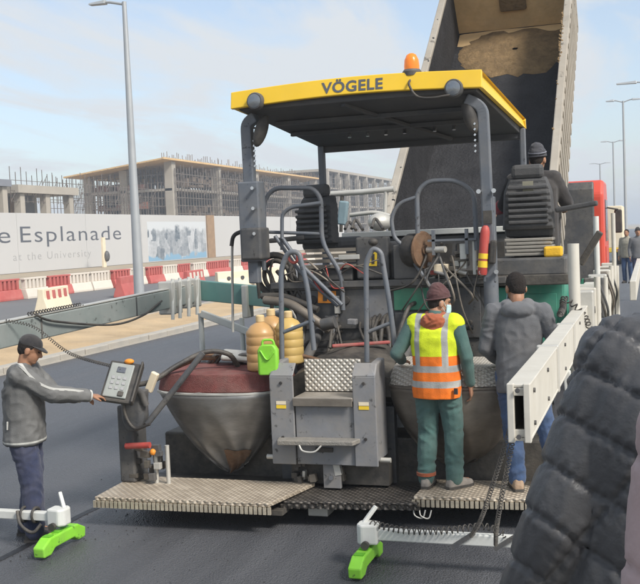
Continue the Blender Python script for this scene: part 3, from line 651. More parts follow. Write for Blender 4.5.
# seats
def seat(cx, cy, cz, rz=0, tw=.5):
    s_ = MB()
    rings = []
    m_ = Matrix.Rotation(rz, 3, 'Z')
    for k in range(17):     # backrest, rounded outline, ribbed back
        t = k/16; z = .03+.50*t; w = tw/2*(1-.10*t-.32*max(0, t-.7)**1.2/.3**1.2*.6); y = .06*t-.12*t*t
        th = .055+.012*(k % 2)
        prof = []
        for (a, b_) in ((-1, -.3), (-.9, -1), (-.5, -1.15), (.5, -1.15), (.9, -1), (1, -.3), (1, .5), (.85, 1), (-.85, 1), (-1, .5)):
            prof.append(V3((cx, cy, cz))+m_@V3((a*w, -y+b_*th, z)))
        rings.append(prof)
    s_.loft(rings); st = s_.build('seat', m_seat, pv, smooth=35, bevel=.006)
    for k in range(7):
        z = .10+.055*k; h = MB(); p = V3((cx, cy, cz)); h.bar(p+m_@V3((-tw*.38, -.085-.03*(k/7), z)), p+m_@V3((tw*.38, -.085-.03*(k/7), z)), .03, .034); h.build('seat_rib', m_seat, st, bevel=.01)
    p = V3((cx, cy, cz))
    hr = MB().box(p+m_@V3((0, .01, .585)), (tw*.62, .09, .14), (0, 0, rz)); hr.build('headrest', m_seat, st, bevel=.04)
    MB().box(p+m_@V3((0, .27, .02)), (tw*.95, .5, .14), (0, 0, rz)).build('cushion', m_seat, st, bevel=.05)
    return st
seat(-3.34, 10.1, 2.34, -.35, .54)
sr = seat(-1.10, 9.85, 2.40, .05, .5)
MB().box((-1.09, 9.765, 2.84), (.10, .012, .10)).build('seat_tag', mat('khaki_tag', (.25, .24, .18), .8), sr)
for k in range(5): MB().box((-1.10, 9.95, 2.19+.035*k), (.46-.03*(k % 2), .4, .03)).build('bellows_fold', mat('dusty_bellows', (.26, .245, .215), .85, 0, .2, 8, .1, 40), sr, bevel=.008)
MB().mm(-.95, -.78, 9.66, 9.8, 2.16, 2.26).build('yellow_pad', mat('yellow_foam', (.72, .42, .03), .8, 0, .15, 9, .2, 60), pv, bevel=.02)
MB().mm(-1.42, -.74, 9.62, 10.5, 1.99, 2.16).build('seat_platform', m_dgrey, pv, bevel=.02)
MB().mm(-1.42, -.72, 9.60, 9.66, 1.90, 2.0).build('platform_skirt', m_dark, pv, bevel=.01)
MB().bar((-.84, 9.8, 2.60), (-.45, 9.75, 2.65), .07, .05).build('armrest', m_seat, pv, bevel=.015)
MB().bar((-.62, 9.75, 2.08), (-.43, 9.7, 2.38), .05, .06).build('side_arm', m_dark, pv, bevel=.01)
MB().bar((-3.78, 9.8, 2.42), (-3.42, 9.9, 2.44), .06, .05).build('armrest', m_seat, pv, bevel=.015)
# --- platform handrails
y = 9.6
T([(-3.772, 9.600, 2.124), (-3.737, 9.600, 2.842), (-3.622, 9.600, 2.958), (-3.203, 9.600, 2.935), (-3.123, 9.600, 2.830), (-3.132, 9.600, 2.378), (-2.935, 9.600, 2.050), (-2.939, 9.600, 1.697)], .024, fl=.12)
T([(-3.546, 9.550, 2.324), (-3.529, 9.550, 2.688), (-3.429, 9.550, 2.754), (-3.109, 9.550, 2.779)], .02, fl=.1)
T([(-3.522, 9.500, 2.445), (-3.321, 9.500, 2.156), (-2.917, 9.500, 1.755)], .022)
T([(-3.616, 9.550, 2.469), (-3.363, 9.550, 2.094), (-2.975, 9.550, 1.742)], .02)
T([(-3.753, 9.600, 2.515), (-3.128, 9.600, 2.469)], .018)
y = 9.5
T([(-2.123, 9.500, 2.352), (-2.115, 9.500, 2.834), (-2.003, 9.500, 2.933), (-1.732, 9.500, 2.927), (-1.564, 9.500, 2.804), (-1.554, 9.500, 2.254)], .024, fl=.12)
T([(-2.116, 9.500, 2.786), (-2.297, 9.500, 2.737), (-2.382, 9.500, 2.605), (-2.360, 9.500, 2.400), (-2.263, 9.500, 2.318), (-2.002, 9.500, 1.884), (-1.971, 9.500, 1.641)], .02, fl=.08)
MB().mm(-2.02, -1.55, 9.46, 9.5, 2.35, 2.37).build('rail_plate', m_post, pv)
for x in (-1.98, -1.66): MB().mm(x, x+.03, 9.46, 9.5, 2.22, 2.46).build('rail_plate', m_post, pv)
# step hoop rails
y = 8.45
T([(-3.185, 8.450, 1.324), (-3.155, 8.450, 2.176), (-3.081, 8.450, 2.318), (-2.977, 8.450, 2.315), (-2.907, 8.450, 1.972), (-2.874, 8.450, 1.432)], .024, fl=.09)
T([(-3.153, 8.450, 1.597), (-2.862, 8.450, 1.702)], .018)
T([(-2.386, 8.450, 1.324), (-2.359, 8.450, 2.205), (-2.290, 8.450, 2.326), (-2.220, 8.450, 2.288), (-2.164, 8.450, 1.868), (-2.126, 8.450, 1.473)], .024, fl=.09)
T([(-2.366, 8.450, 1.589), (-2.136, 8.450, 1.675)], .018)
MB().ell((-2.329, 8.600, 2.377), (.045, .045, .035)).build('knob', m_black, pv, smooth=60)
# hooked rod at the left
T([(-4.151, 9.600, 1.486), (-4.118, 9.600, 2.343), (-4.100, 9.600, 2.487), (-3.985, 9.600, 2.534)], .014, 'hook_rod', m_alu, .1)
T([(-4.113, 9.580, 2.384), (-4.091, 9.580, 2.498), (-3.977, 9.580, 2.534)], .022, 'grip', m_black, .06)
# --- hose reel and valve clutter right of the console
rc = (-2.087, 9.550, 2.272)
rl = MB().lathe([(0, -.04), (.05, -.04), (.05, -.018), (.175, -.018), (.185, 0), (.175, .018), (.05, .018), (.05, .2), (0, .2)], rc, (-.88, .4, 0), 26).build('hose_reel', m_rust, pv, smooth=40)
MB().lathe([(.0, .03), (.15, .03), (.165, .06), (.165, .15), (.15, .18), (0, .18)], rc, (-.88, .4, 0), 24).build('drum', m_black, rl, smooth=40)
MB().cyl(V3(rc)+V3((.05, -.03, 0)), V3(rc)+V3((.24, -.1, .0)), .03).build('axle', m_alu, rl)
random.seed(11)
vb = MB().mm(-2.08, -1.52, 9.62, 9.9, 2.0, 2.06).build('valve_block', m_dark, pv, bevel=.01)
for k in range(26):
    x = random.uniform(-2.05, -1.5); z = random.uniform(1.97, 2.28); y_ = random.uniform(9.5, 9.72); q = random.random()
    mm_ = random.choice([m_alu, m_dark, m_grey, m_grey, m_steel2, m_red if q < .35 else m_dark, m_dgrey])
    if q < .55: MB().box((x, y_, z), (random.uniform(.03, .11), .06, random.uniform(.02, .07)), (0, random.uniform(-.3, .3), random.uniform(-.4, .4))).build('fitting', mm_, vb, bevel=.005)
    else: MB().cyl((x-.05, y_, z), (x+.06, y_-.02, z+random.uniform(-.04, .04)), random.uniform(.012, .03), n=10).build('fitting', mm_, vb, smooth=40)
MB().mm(-1.72, -1.66, 9.5, 9.56, 2.08, 2.32).build('white_bracket', m_white, pv, bevel=.005)
MB().mm(-1.60, -1.57, 9.5, 9.56, 2.02, 2.34).build('white_bracket', m_white, pv, bevel=.005)
MB().mm(-1.98, -1.84, 9.5, 9.58, 2.05, 2.13).build('cream_box', m_bcream, pv, bevel=.008)
# red extinguisher with yellow label strapped to the right post
ex = MB().lathe([(0, -.25), (.04, -.25), (.045, -.23), (.045, .15), (.035, .19), (.018, .21), (0, .21)], (-1.462, 9.340, 2.274), (.1, 0, 1), 16).build('fire_extinguisher', m_red, pv, smooth=50)
MB().lathe([(.047, -.18), (.047, -.12)], (-1.462, 9.340, 2.274), (.1, 0, 1), 16).build('label_band', m_ylab, ex, smooth=50)
MB().lathe([(.047, -.10), (.047, -.05)], (-1.462, 9.340, 2.274), (.1, 0, 1), 16).build('label_band', m_ylab, ex, smooth=50)
MB().box((-1.378, 9.330, 2.234), (.06, .05, .22), (0, .1, 0)).build('grip', m_black, pv, bevel=.015)
# bar and uprights ahead of the hood (behind the left seat)
MB().tube([(-4.146, 13.200, 3.020), (-3.702, 13.200, 3.024), (-3.253, 13.200, 3.041)], .04, 10).build('hopper_guard_bar', m_alu, pv, smooth=50)
T([(-3.988, 13.200, 3.012), (-4.025, 13.200, 2.492)], .025, 'upright', m_dark)
T([(-3.365, 13.200, 3.033), (-3.415, 13.200, 2.467)], .03, 'upright', m_alu)
MB().box((-3.894, 12.900, 2.745), (.12, .1, .32), (0, .15, 0)).build('filter_box', mat('blue_grey_plastic', (.2, .28, .31), .6), pv, bevel=.02)
T([(-3.827, 13.000, 2.715), (-3.477, 13.000, 2.739), (-3.272, 13.000, 2.676)], .03, 'pipe', m_alu)
MB().ell((-3.360, 12.800, 2.600), (.16, .2, .12)).build('air_filter', m_alu, pv, smooth=60)
for k in (0, 1, 4): T(spline([V3((-3.665, 12.200, 2.525))+V3((.088*k, 0, 0)), V3((-3.668, 12.400, 2.614))+V3((.088*k, 0, .025*(k % 3))), V3((-3.520, 12.200, 2.506))+V3((.088*k, 0, 0))]), .02, 'hose', m_hose)
# --- ring of coiled hose at the left front of the deck
MB().ring((-3.710, 9.750, 2.063), (.1, 1, .1), .21, .035).build('hose_coil', m_black, pv, smooth=60)
MB().ring((-3.670, 9.700, 2.054), (.25, 1, .1), .16, .025).build('hose_coil', m_hose, pv, smooth=60)
MB().ring((-3.377, 9.400, 2.252), (.4, 1, .2), .06, .015).build('red_loop', m_red, pv, smooth=60)
for k in range(10):
    a = V3((-3.814, 9.660, 2.206))+V3((.04*k, 0, random.uniform(-.17, .04))); b_ = a+V3((random.uniform(-.1, .12), -.03, -.14)); c_ = a+V3((random.uniform(-.05, .2), .0, -.34-random.random()*.2))
    MB().tube(spline([a, b_, c_]), random.uniform(.012, .022), 7).build('hose', random.choice([m_hose, m_hose, m_alu]), pv, smooth=60)
# hydraulic hoses running down the rear wall
for k in range(26):
    x = random.uniform(-3.5, -1.6); z = random.uniform(1.3, 1.8); L_ = random.uniform(.3, .8); s_ = random.uniform(-.3, .3)
    MB().tube(spline([(x, 9.66, z), (x+s_*.2, 9.52-random.random()*.08, z-.06), (x+s_*.6, 9.42-random.random()*.12, z-L_*.5), (x+s_, 9.3, z-L_)]), random.choice([.013, .017, .022]), 7).build('hose', m_hose, pv, smooth=60)
# large exhaust hoses near the jugs
T(spline([(-3.736, 9.500, 1.821), (-3.431, 9.400, 1.782), (-3.187, 9.350, 1.642), (-3.021, 9.400, 1.516)]), .045, 'pipe', m_steel2)
T(spline([(-3.787, 9.550, 1.860), (-3.518, 9.500, 1.847), (-3.154, 9.450, 1.713)]), .035, 'pipe', m_dark)
MB().cyl((-3.036, 9.200, 1.586), (-2.903, 9.200, 1.613), .06).build('motor', m_dgrey, pv, smooth=40)
# --- conveyor tunnel hood between the tow arms: sagging dark cover, red strip
rings = []
for k in range(9):
    t = k/8; y_ = 8.53+1.05*t; rings.append([(-3.15+.95*i/10, y_, 1.16+.16*math.sin(math.pi*i/10)+.12*t+.03*noise.noise((i*.7, k*.6, 2))) for i in range(11)]+[(-2.2, y_, 1.0), (-3.15, y_, 1.0)])
MB().loft(rings).build('tunnel_cover', m_dark, pv, smooth=50)
MB().bar((-2.879, 9.000, 1.403), (-2.362, 9.200, 1.415), .05, .03).build('red_bar', mat('faded_red_paint', (.34, .05, .05), .6, 0, .3, 9, .1, 40, .5), pv, bevel=.01)
# tow arms
for x in (-3.45, -1.75): MB().bar((x, 8.8, .95), (x, 11.8, .75), .14, .26).build('tow_arm', m_dgrey, pv, bevel=.02)
# auger
MB().cyl((-4.3, 9.45, .45), (-.9, 9.45, .45), .05).build('auger_shaft', m_dark, pv)

# --- screed
MB().mm(-4.55, -.85, 8.72, 9.2, .02, .6).build('screed_body', m_dark, pv, bevel=.02)
MB().mm(-4.62, -2.6, 8.30, 8.72, .02, .20).build('screed_plate', m_dark, pv, bevel=.01)
MB().mm(-2.6, -.85, 8.55, 8.72, .02, .2).build('screed_plate', m_dark, pv, bevel=.01)
MB().mm(-3.3, -2.2, 8.62, 8.72, .2, .9).build('screed_frame', m_dgrey, pv, bevel=.01)
def board(poly, z, h, mt, ribs, m_rib):
    """footboard: poly is a quad in plan, the first edge is the rear edge seen by the camera"""
    fb = MB().prism([(p[0], p[1]) for p in poly], 'z', z-h*.35, z).build('footboard', mt, pv, bevel=.006)
    a, b_ = V3((*poly[0], 0)), V3((*poly[1], 0)); n_ = int((b_-a).length/ribs); mb = MB()
    for i in range(n_+1):
        p = a+(b_-a)*(i/n_); mb.mm(p.x-ribs*.33, p.x+ribs*.33, p.y-.008, p.y+.012, z-h, z-h*.36)
    for i in range(n_+1): pass
    mb.build('edge_ribs', m_rib, fb, kind='stuff')
    MB().bar(a+V3((0, .02, z-h*.7)), b_+V3((0, .02, z-h*.7)), .012, h*.6).build('edge_strip', m_dark, fb)
    return fb
m_rib = mat('worn_edge_metal', (.50, .44, .34), .5, .4, .25, 12, .1, 60)
board([(-4.63, 7.52), (-3.02, 7.56), (-2.86, 8.28), (-4.66, 8.28)], .27, .095, m_tread, .040, m_rib)
board([(-2.99, 7.80), (-1.86, 7.93), (-1.80, 8.50), (-2.85, 8.45)], .225, .06, m_treadd, .06, m_treadd)
board([(-1.90, 7.98), (-.70, 8.06), (-.68, 8.62), (-1.88, 8.56)], .27, .09, m_tread, .040, m_rib)
for x in (-4.3, -3.1): MB().mm(x, x+.14, 7.7, 8.3, .13, .17).build('board_bracket', m_dark, pv)
MB().mm(-2.84, -2.66, 8.0, 8.2, .05, .19).build('board_bracket', m_alu, pv, bevel=.01)
for x in (-2.5, -2.45): MB().tube(spline([(x+.6, 7.96, .17), (x+.62, 7.93, .12), (x+.68, 7.94, .1), (x+.7, 7.97, .16)]), .006, 6).build('hook', m_alu, pv)

# --- step unit
y0_ = 8.15
st = MB().mm(-3.14, -2.32, y0_+.06, y0_+.10, .50, .98).build('step_unit', m_grey, pv, bevel=.01)
for xa, xb, sx_ in ((-3.20, -2.98, 1), (-2.44, -2.235, -1)):
    poly = [(y0_, .50), (y0_, 1.24), (y0_+.08, 1.34), (y0_+.34, 1.36), (y0_+.34, .50)]
    MB().prism(poly, 'x', xa if sx_ > 0 else xb-.07, xa+.07 if sx_ > 0 else xb).build('side_cheek', m_grey, st, bevel=.012)
    MB().mm(xa, xb, y0_-.006, y0_+.02, .46, 1.24).build('front_flange', m_grey, st, bevel=.008)
    MB().hexa([(xa, y0_-.006, 1.242), (xb, y0_-.006, 1.242), (xb, y0_+.02, 1.242), (xa, y0_+.02, 1.242), (xa+(.06 if sx_ > 0 else 0), y0_+.09, 1.345), (xb-(.06 if sx_ < 0 else 0), y0_+.09, 1.345), (xb-(.06 if sx_ < 0 else 0), y0_+.11, 1.34), (xa+(.06 if sx_ > 0 else 0), y0_+.11, 1.34)]).build('flange_top', m_grey, st, bevel=.006)
    MB().mm((xa+xb)/2-.05, (xa+xb)/2+.04, y0_-.0105, y0_-.0075, .99, 1.02).build('sticker', m_bcream, st)
    MB().mm((xa+xb)/2-.05, (xa+xb)/2+.04, y0_-.0105, y0_-.0075, .955, .985).build('sticker', m_ylab, st)
    for z in (.7, 1.18): MB().cyl(((xa+xb)/2, y0_-.004, z), ((xa+xb)/2, y0_-.02, z), .014, n=8).build('bolt', m_black, st)
MB().mm(-2.975, -2.445, y0_+.30, y0_+.32, 1.06, 1.35).build('kick_plate', m_treads, st, bevel=.006)
MB().mm(-2.98, -2.44, y0_-.02, y0_+.30, 1.02, 1.055).build('tread', mat('worn_step_metal', (.36, .33, .29), .45, .5, .25, 8, .15, 50, .4), st, bevel=.008)
MB().mm(-2.98, -2.44, y0_-.03, y0_-.018, .98, 1.05).build('tread_lip', m_steel2, st, bevel=.004)
MB().mm(-2.976, -2.444, y0_+.02, y0_+.05, .46, .975).build('riser_panel', m_grey, st, bevel=.006)
MB().hexa([(-3.10, y0_-.14, .655), (-2.42, y0_-.12, .66), (-2.38, y0_+.02, .665), (-3.14, y0_+.02, .66), (-3.10, y0_-.14, .70), (-2.42, y0_-.12, .70), (-2.38, y0_+.02, .705), (-3.14, y0_+.02, .70)]).build('lower_tread', mat('grating_metal', (.24, .23, .21), .6, .3, .25, 14, .4, 90, .4), st, bevel=.008)
T(spline([(-2.90, y0_-.13, .66), (-2.86, y0_-.15, .615), (-2.76, y0_-.15, .61), (-2.7, y0_-.13, .66)]), .008, 'wire_loop', m_alu)
MB().mm(-2.80, -2.64, y0_+.0, y0_+.018, .575, .615).build('slot', m_black, st, bevel=.006)
for x in (-3.24, -2.2): MB().cyl((x-.05, y0_+.1, .5), (x+.05, y0_+.1, .5), .022).build('pivot_pin', m_alu, st)
# linkage below the steps
random.seed(5)
lk = MB().mm(-3.1, -2.2, 8.35, 8.5, .25, .45).build('linkage', m_dark, pv)
for k in range(16):
    x = random.uniform(-3.08, -2.5); MB().box((x, 8.28+random.uniform(-.05, .08), random.uniform(.28, .46)), (random.uniform(.02, .07), .06, random.uniform(.03, .13)), (0, random.uniform(-.2, .2), 0)).build('fitting', random.choice([m_alu, m_dark, m_black, m_steel2]), lk, bevel=.004)
MB().mm(-2.76, -2.60, 8.22, 8.26, .24, .48).build('link_plate', m_grey, lk, bevel=.006)
MB().cyl((-2.68, 8.22, .34), (-2.68, 8.19, .34), .022, n=10).build('bolt', m_chrome, lk)

# --- curved screed covers left and right of the steps
TIP = []
def cover(x0, x1, y0c, ztop, tipx, tipz, depth, mt, name, yb, rnd=1.0):
    rings = []; nz, na = 22, 44
    for j in range(nz+1):
        t = j/nz; z = ztop+(tipz-ztop)*t
        f = (1-t**rnd)                       # how wide the bowl still is at this height
        cxm = (x0+x1)/2*(1-t**1.5)+tipx*t**1.5; hw = max(.02, (x1-x0)/2*f**.6); dp = max(.02, depth*f**.75)
        rings.append([(cxm-hw*math.cos(math.pi*i/na), yb-dp*math.sin(math.pi*i/na)**(.45+1.1*t**.8)-.02+(.05*noise.noise((i*.22+x0, z*3.2, x1))-.035*(1-abs(noise.noise((i*.16+z*2.6, x0*3, 4)))*3)*t)*(t**.5), z+.02*noise.noise((i*.3, x0, 7))*t) for i in range(na+1)])
    v = [p for r_ in rings for p in r_]; m1 = na+1
    mb = MB().add(v, [(j*m1+i, j*m1+i+1, (j+1)*m1+i+1, (j+1)*m1+i) for j in range(nz) for i in range(na)])
    if mt is m_steel:     # rusty patch plate on the lower right of the bow
        q = [V3(p)+V3((.006, -.008, 0)) for p in v]; pt = MB().add(q, [(j*m1+i, j*m1+i+1, (j+1)*m1+i+1, (j+1)*m1+i) for j in range(15, nz) for i in range(23, 35-(j-15)//2)]); TIP.append(pt)
    o = mb.build(name, mt, pv, smooth=60); so_ = o.modifiers.new('thick', 'SOLIDIFY'); so_.thickness = .012
    return o
cl_ = cover(-4.42, -3.22, 8.2, 1.05, -3.80, .27, .42, m_steel, 'screed_cover', 8.62, 1.35)
TIP[0].build('patch_plate', m_rust, cl_, smooth=60)
cr_ = cover(-2.24, -1.12, 8.3, 1.09, -1.66, .36, .40, m_steel2, 'screed_cover', 8.78, 2.2)
# tops of the covers: maroon felt on the left, tread plate on the right
def lid(x0, x1, yb, depth, z0, z1, mt, name, par, inset=.0, na=28):
    b0 = [( (x0+x1)/2-(x1-x0)/2*math.cos(math.pi*i/na), yb-depth*math.sin(math.pi*i/na)**.5, z0) for i in range(na+1)]+[(x1, yb+.28, z0), (x0, yb+.28, z0)]
    b1 = [((x0+x1)/2-((x1-x0)/2-inset)*math.cos(math.pi*i/na), yb+inset-depth*math.sin(math.pi*i/na)**.5, z1+.02*noise.noise((i*.5, 1, 2))) for i in range(na+1)]+[(x1-inset, yb+.28, z1+.02), (x0+inset, yb+.28, z1+.03)]
    return MB().loft([b0, b1]).build(name, mt, par, bevel=.012)
lid(-4.44, -3.21, 8.61, .42, 1.075, 1.235, m_maroon, 'felt_top', cl_, .03)
lid(-4.45, -3.20, 8.61, .435, 1.052, 1.074, m_alu, 'edge_trim', cl_)
lid(-2.25, -1.10, 8.78, .42, 1.115, 1.27, m_treads, 'tread_top', cr_, .05)
lid(-2.26, -1.09, 8.78, .43, 1.092, 1.114, m_steel2, 'edge_trim', cr_)
# loose sheet and hoses on the felt
MB().box((-3.78, 8.85, 1.33), (.32, .25, .05), (.2, .12, .3)).build('folded_sheet', m_alu, cl_, bevel=.02)
T(spline([(-4.619, 8.000, 1.164), (-4.345, 8.100, 1.187), (-4.175, 8.300, 1.307), (-3.969, 8.500, 1.411), (-3.780, 8.600, 1.380), (-3.726, 8.700, 1.252)]), .024, 'hose', m_hose)
T(spline([(-4.387, 8.100, 1.169), (-4.292, 8.300, 1.241), (-4.075, 8.500, 1.336), (-3.915, 8.600, 1.342)]), .018, 'hose', m_rust)
MB().cyl((-3.811, 8.120, 1.449), (-4.300, 7.920, 0.837), .027).build('lever_bar', m_dgrey, pv, smooth=40)
MB().box((-4.298, 8.050, 1.195), (.07, .05, .19), (0, .45, 0)).build('cream_bracket', m_bcream, pv, bevel=.01)
# --- end gate and its small parts, left
eg = MB().mm(-4.66, -4.50, 8.02, 8.28, .27, .98).build('end_gate', m_dgrey, pv, bevel=.02)
rings = []
for k in range(12):
    t = k/11; z = 1.14-.36*t; w = .125*(1-.1*math.sin(math.pi*t))*(1 if t < .6 else 1-.55*((t-.6)/.4)**2); rings.append([(-4.43+a*w, 7.95+b_*.08, z) for a, b_ in ((-1, -.6), (-.7, -1), (.7, -1), (1, -.6), (1, .6), (.7, 1), (-.7, 1), (-1, .6))])
MB().loft(rings).build('cable_shroud', m_dgrey, eg, bevel=.01, smooth=50)
T(spline([(-4.448, 7.860, 1.169), (-4.490, 7.860, 0.971), (-4.399, 7.860, 0.810), (-4.238, 7.860, 0.849)]), .014, 'cable', m_hose)
MB().tube([(-4.541, 7.950, 0.625), (-4.297, 7.950, 0.640)], .028, 10).build('red_handle', m_red, eg, smooth=40)
for k in range(14):
    MB().box((-4.56+.34*random.random(), 8.0+.1*random.random(), .29+.3*random.random()), (random.uniform(.03, .10), .05, random.uniform(.02, .09)), (0, random.uniform(-.2, .2), 0)).build('fitting', random.choice([m_alu, m_dgrey, m_black, m_steel2, m_dark]), eg, bevel=.005)
for x in (-4.30, -4.18): MB().cyl((x, 8.05, .27), (x, 8.05, .62), .02).build('spindle', m_alu, eg, smooth=40)
MB().ell((-4.298, 8.000, 0.566), (.03, .03, .03)).build('amber_cap', m_orange, eg, smooth=60)
# --- operator's hand console on a bracket
rc_ = MB(); cc = V3((-4.344, 7.580, 1.275)); cm = Euler((R(-38), R(10), R(14))).to_matrix()
def cbox(c, s, name, m_, par, bv=.006):
    mb = MB(); a, b_, d = s[0]/2, s[1]/2, s[2]/2
    mb.hexa([cc+cm@(V3(c)+V3(p)) for p in [(-a, -b_, -d), (a, -b_, -d), (a, b_, -d), (-a, b_, -d), (-a, -b_, d), (a, -b_, d), (a, b_, d), (-a, b_, d)]])
    return mb.build(name, m_, par, bevel=bv)
con = cbox((0.005, .03, 0), (.30, .05, .40), 'remote_console', m_black, pv, .02)
cbox((-.02, -.003, 0), (.205, .02, .335), 'face_plate', mat('pale_keypad', (.27, .285, .265), .5), con, .01)
cbox((-.02, -.016, .10), (.075, .008, .055), 'screen', m_txt, con, .003)
m_key = mat('grey_keys', (.3, .3, .3), .6)
for i in range(3):
    for j in range(3): cbox((-.07+.05*i, -.016, .02-.05*j), (.03, .008, .028), 'key', m_key, con, .003)
cbox((.03, -.018, -.13), (.05, .02, .05), 'joystick', m_black, con, .01)
cbox((.145, -.01, 0), (.02, .06, .40), 'guard_bar', m_black, con, .008)
MB().ell(cc+cm@V3((.02, .0, .20)), (.045, .035, .025)).build('orange_knob', m_orange, con, smooth=60)
T(spline([tuple(cc+V3((0, .1, -.05))), (-4.315, 7.850, 1.136), (-4.289, 7.900, 1.012)]), .03, 'console_arm', m_dgrey)
# coil cable from console up to the beam
# --- averaging ski, left: long beam beside the machine, cross arm, clamps, sensor bar
MB().bar((-5.66, 4.6, 1.575), (-5.66, 11.9, 1.775), .12, .225).build('ski_beam', m_beamg, pv, bevel=.012)
MB().bar((-5.66, 4.6, 1.701), (-5.66, 11.9, 1.901), .11, .01).build('beam_edge', m_alu, pv)
for yv in (6.6, 8.3, 10.2): MB().mm(-5.598, -5.592, yv, yv+.02, 1.465+.0274*(yv-4.6), 1.685+.0274*(yv-4.6)).build('beam_seam', m_dgrey, pv)
MB().hexa([(-5.62, 11.88, 1.68), (-4.05, 11.9, 1.50), (-4.05, 12.0, 1.50), (-5.62, 11.98, 1.68), (-5.62, 11.88, 1.94), (-4.05, 11.9, 1.76), (-4.05, 12.0, 1.76), (-5.62, 11.98, 1.94)]).build('cross_arm', mat('teal_grey_arm', (.09, .22, .2), .5, .1, .15, 3, .05, 30, .35, (.25, .28, .26)), pv, bevel=.01)
for dy_, w in ((-.75, .09), (-.55, .06), (-.3, .1), (-.05, .12)):
    MB().mm(-5.76, -5.55, 11.8+dy_, 11.8+dy_+w, 1.60-.04*(dy_ < -.4), 1.97).build('clamp', m_alu, pv, bevel=.02)
    MB().cyl((-5.57, 11.85+dy_, 2.0), (-5.57, 11.8+dy_, 1.5), .022).build('clamp_bolt', m_white, pv, smooth=40)
MB().mm(-4.98, -4.90, 11.83, 12.05, 1.44, 1.86).build('clamp', m_alu, pv, bevel=.015)
T([(-5.52, 11.75, 1.52), (-5.52, 11.75, .86)], .035, 'strut', m_white); T([(-4.95, 11.75, 1.45), (-4.95, 11.75, .9)], .032, 'strut', m_white)
MB().bar((-5.50, 11.72, 1.52), (-4.55, 11.72, 1.16), .05, .09).build('strut', m_white, pv, bevel=.01)
MB().mm(-5.6, -4.1, 11.65, 11.85, .80, .9).build('strut_foot', m_dgrey, pv, bevel=.01)
MB().mm(-4.6, -3.6, 11.7, 12.0, .7, 1.5).build('bracket_wall', m_dgrey, pv, bevel=.02)
T(spline([(-5.58, 8.2, 1.81), (-5.56, 8.5, 1.72), (-5.57, 9.6, 1.58), (-5.57, 10.3, 1.62), (-5.58, 10.8, 1.75)]), .012, 'cable', m_hose)
MB().helix(spline([(-5.60, 7.75, 1.80), (-5.4, 7.9, 1.72), (-5.0, 7.85, 1.48), tuple(cc+V3((-.02, .05, .1)))]), .013, .0035, 56).build('coil_cable', m_hose, pv, smooth=60)
MB().helix([(-5.63, 8.15, 1.82), (-5.63, 9.1, 1.84)], .02, .006, 20).build('coil_cable', m_hose, pv, smooth=60)
def sensor_bar(x0, x1, y_, z0, z1, end, sx_):
    """white transverse bar with a curved white housing and a lime sensor block at its end"""
    b_ = MB().mm(min(x0, x1), max(x0, x1), y_-.035, y_+.035, z0, z1).build('sensor_bar', m_white, pv, bevel=.008)
    h = MB().loft([[(end+sx_*a, y_+bb, z) for a, bb in ((-.10, -.06), (.02, -.08), (.06, -.04), (.06, .05), (.02, .09), (-.10, .06))] for z in (z0-.03, z1+.04)]); h.build('housing', m_white, b_, bevel=.015)
    MB().bar((end+sx_*.02, y_+.02, z1+.03), (end-sx_*.06, y_+.09, z1+.14), .03, .03).build('latch', m_white, b_, bevel=.006)
    MB().cyl((end-sx_*.02, y_-.09, z0-.02), (end-sx_*.02, y_-.12, z0-.02), .03).build('cap', m_black, b_, smooth=40)
    # sensor block: arched underside, along the driving direction
    yy0, yy1 = y_-.34, y_+.26
    prof = [(yy0, .02), (yy0+.10, .02), (yy0+.16, .06), (yy1-.16, .06), (yy1-.10, .02), (yy1, .02), (yy1+.01, .10), (yy1-.1, .155), (yy0+.1, .155), (yy0-.01, .10)]
    sb = MB().prism(prof, 'x', end-.045, end+.055).build('sensor', m_lime, b_, bevel=.012)
    for k in range(3): MB().mm(end-.03, end+.04, yy0+.1+.13*k, yy0+.16+.13*k, .156, .162).build('sensor_dot', mat('dark_lime', (.12, .4, .02), .5), b_)
    return b_
b_ = sensor_bar(-5.9, -4.62, 6.95, .22, .29, -4.60, 1)
T(spline([(-4.98, 6.9, .30), (-4.93, 6.86, .2), (-4.82, 6.86, .14), (-4.76, 6.9, .2)]), .014, 'cable', m_hose); 
for x in (-4.95, -4.84): MB().ring((x, 6.95, .26), (1, 0, 0), .06, .012, 16, 6).build('strap', m_black, b_, smooth=60)
b_ = sensor_bar(-.45, -2.02, 6.98, .21, .29, -2.03, -1)
MB().bar((-1.38, 6.93, .2), (-1.22, 6.93, .31), .02, .03).build('strap', m_dgrey, b_)
MB().bar((-1.08, 6.93, .2), (-.92, 6.93, .31), .02, .03).build('strap', m_dgrey, b_)
MB().helix(spline([(-1.98, 6.96, .33), (-1.7, 6.9, .31), (-1.4, 6.93, .32), (-1.15, 6.93, .36), (-1.0, 6.95, .3)]), .024, .005, 26).build('coil_cable', m_hose, pv, smooth=60)
# right ski
xs_ = -.60
rb = MB()
rb.mm(xs_-.055, xs_-.045, 4.75, 9.6, 1.46, 1.70); rb.mm(xs_+.040, xs_+.050, 4.745, 9.6, 1.46, 1.70); rb.mm(xs_-.055, xs_+.055, 4.72, 9.6, 1.70, 1.715); rb.mm(xs_-.055, xs_+.055, 4.72, 9.6, 1.445, 1.46)
m_ski = mat('dull_white_aluminium', (.60, .58, .52), .5, .15, .1, 4, .05, 30, .4, (.42, .38, .3))
rb.build('ski_beam', m_ski, pv, bevel=.004)
MB().mm(xs_-.048, xs_+.05, 4.72, 4.74, 1.462, 1.50).build('beam_end', m_ski, pv, bevel=.004)
MB().mm(xs_-.048, xs_+.05, 4.72, 4.74, 1.66, 1.698).build('beam_end', m_ski, pv, bevel=.004)
MB().mm(xs_-.052, xs_-.02, 4.70, 4.74, 1.44, 1.72).build('beam_end', m_ski, pv, bevel=.004)
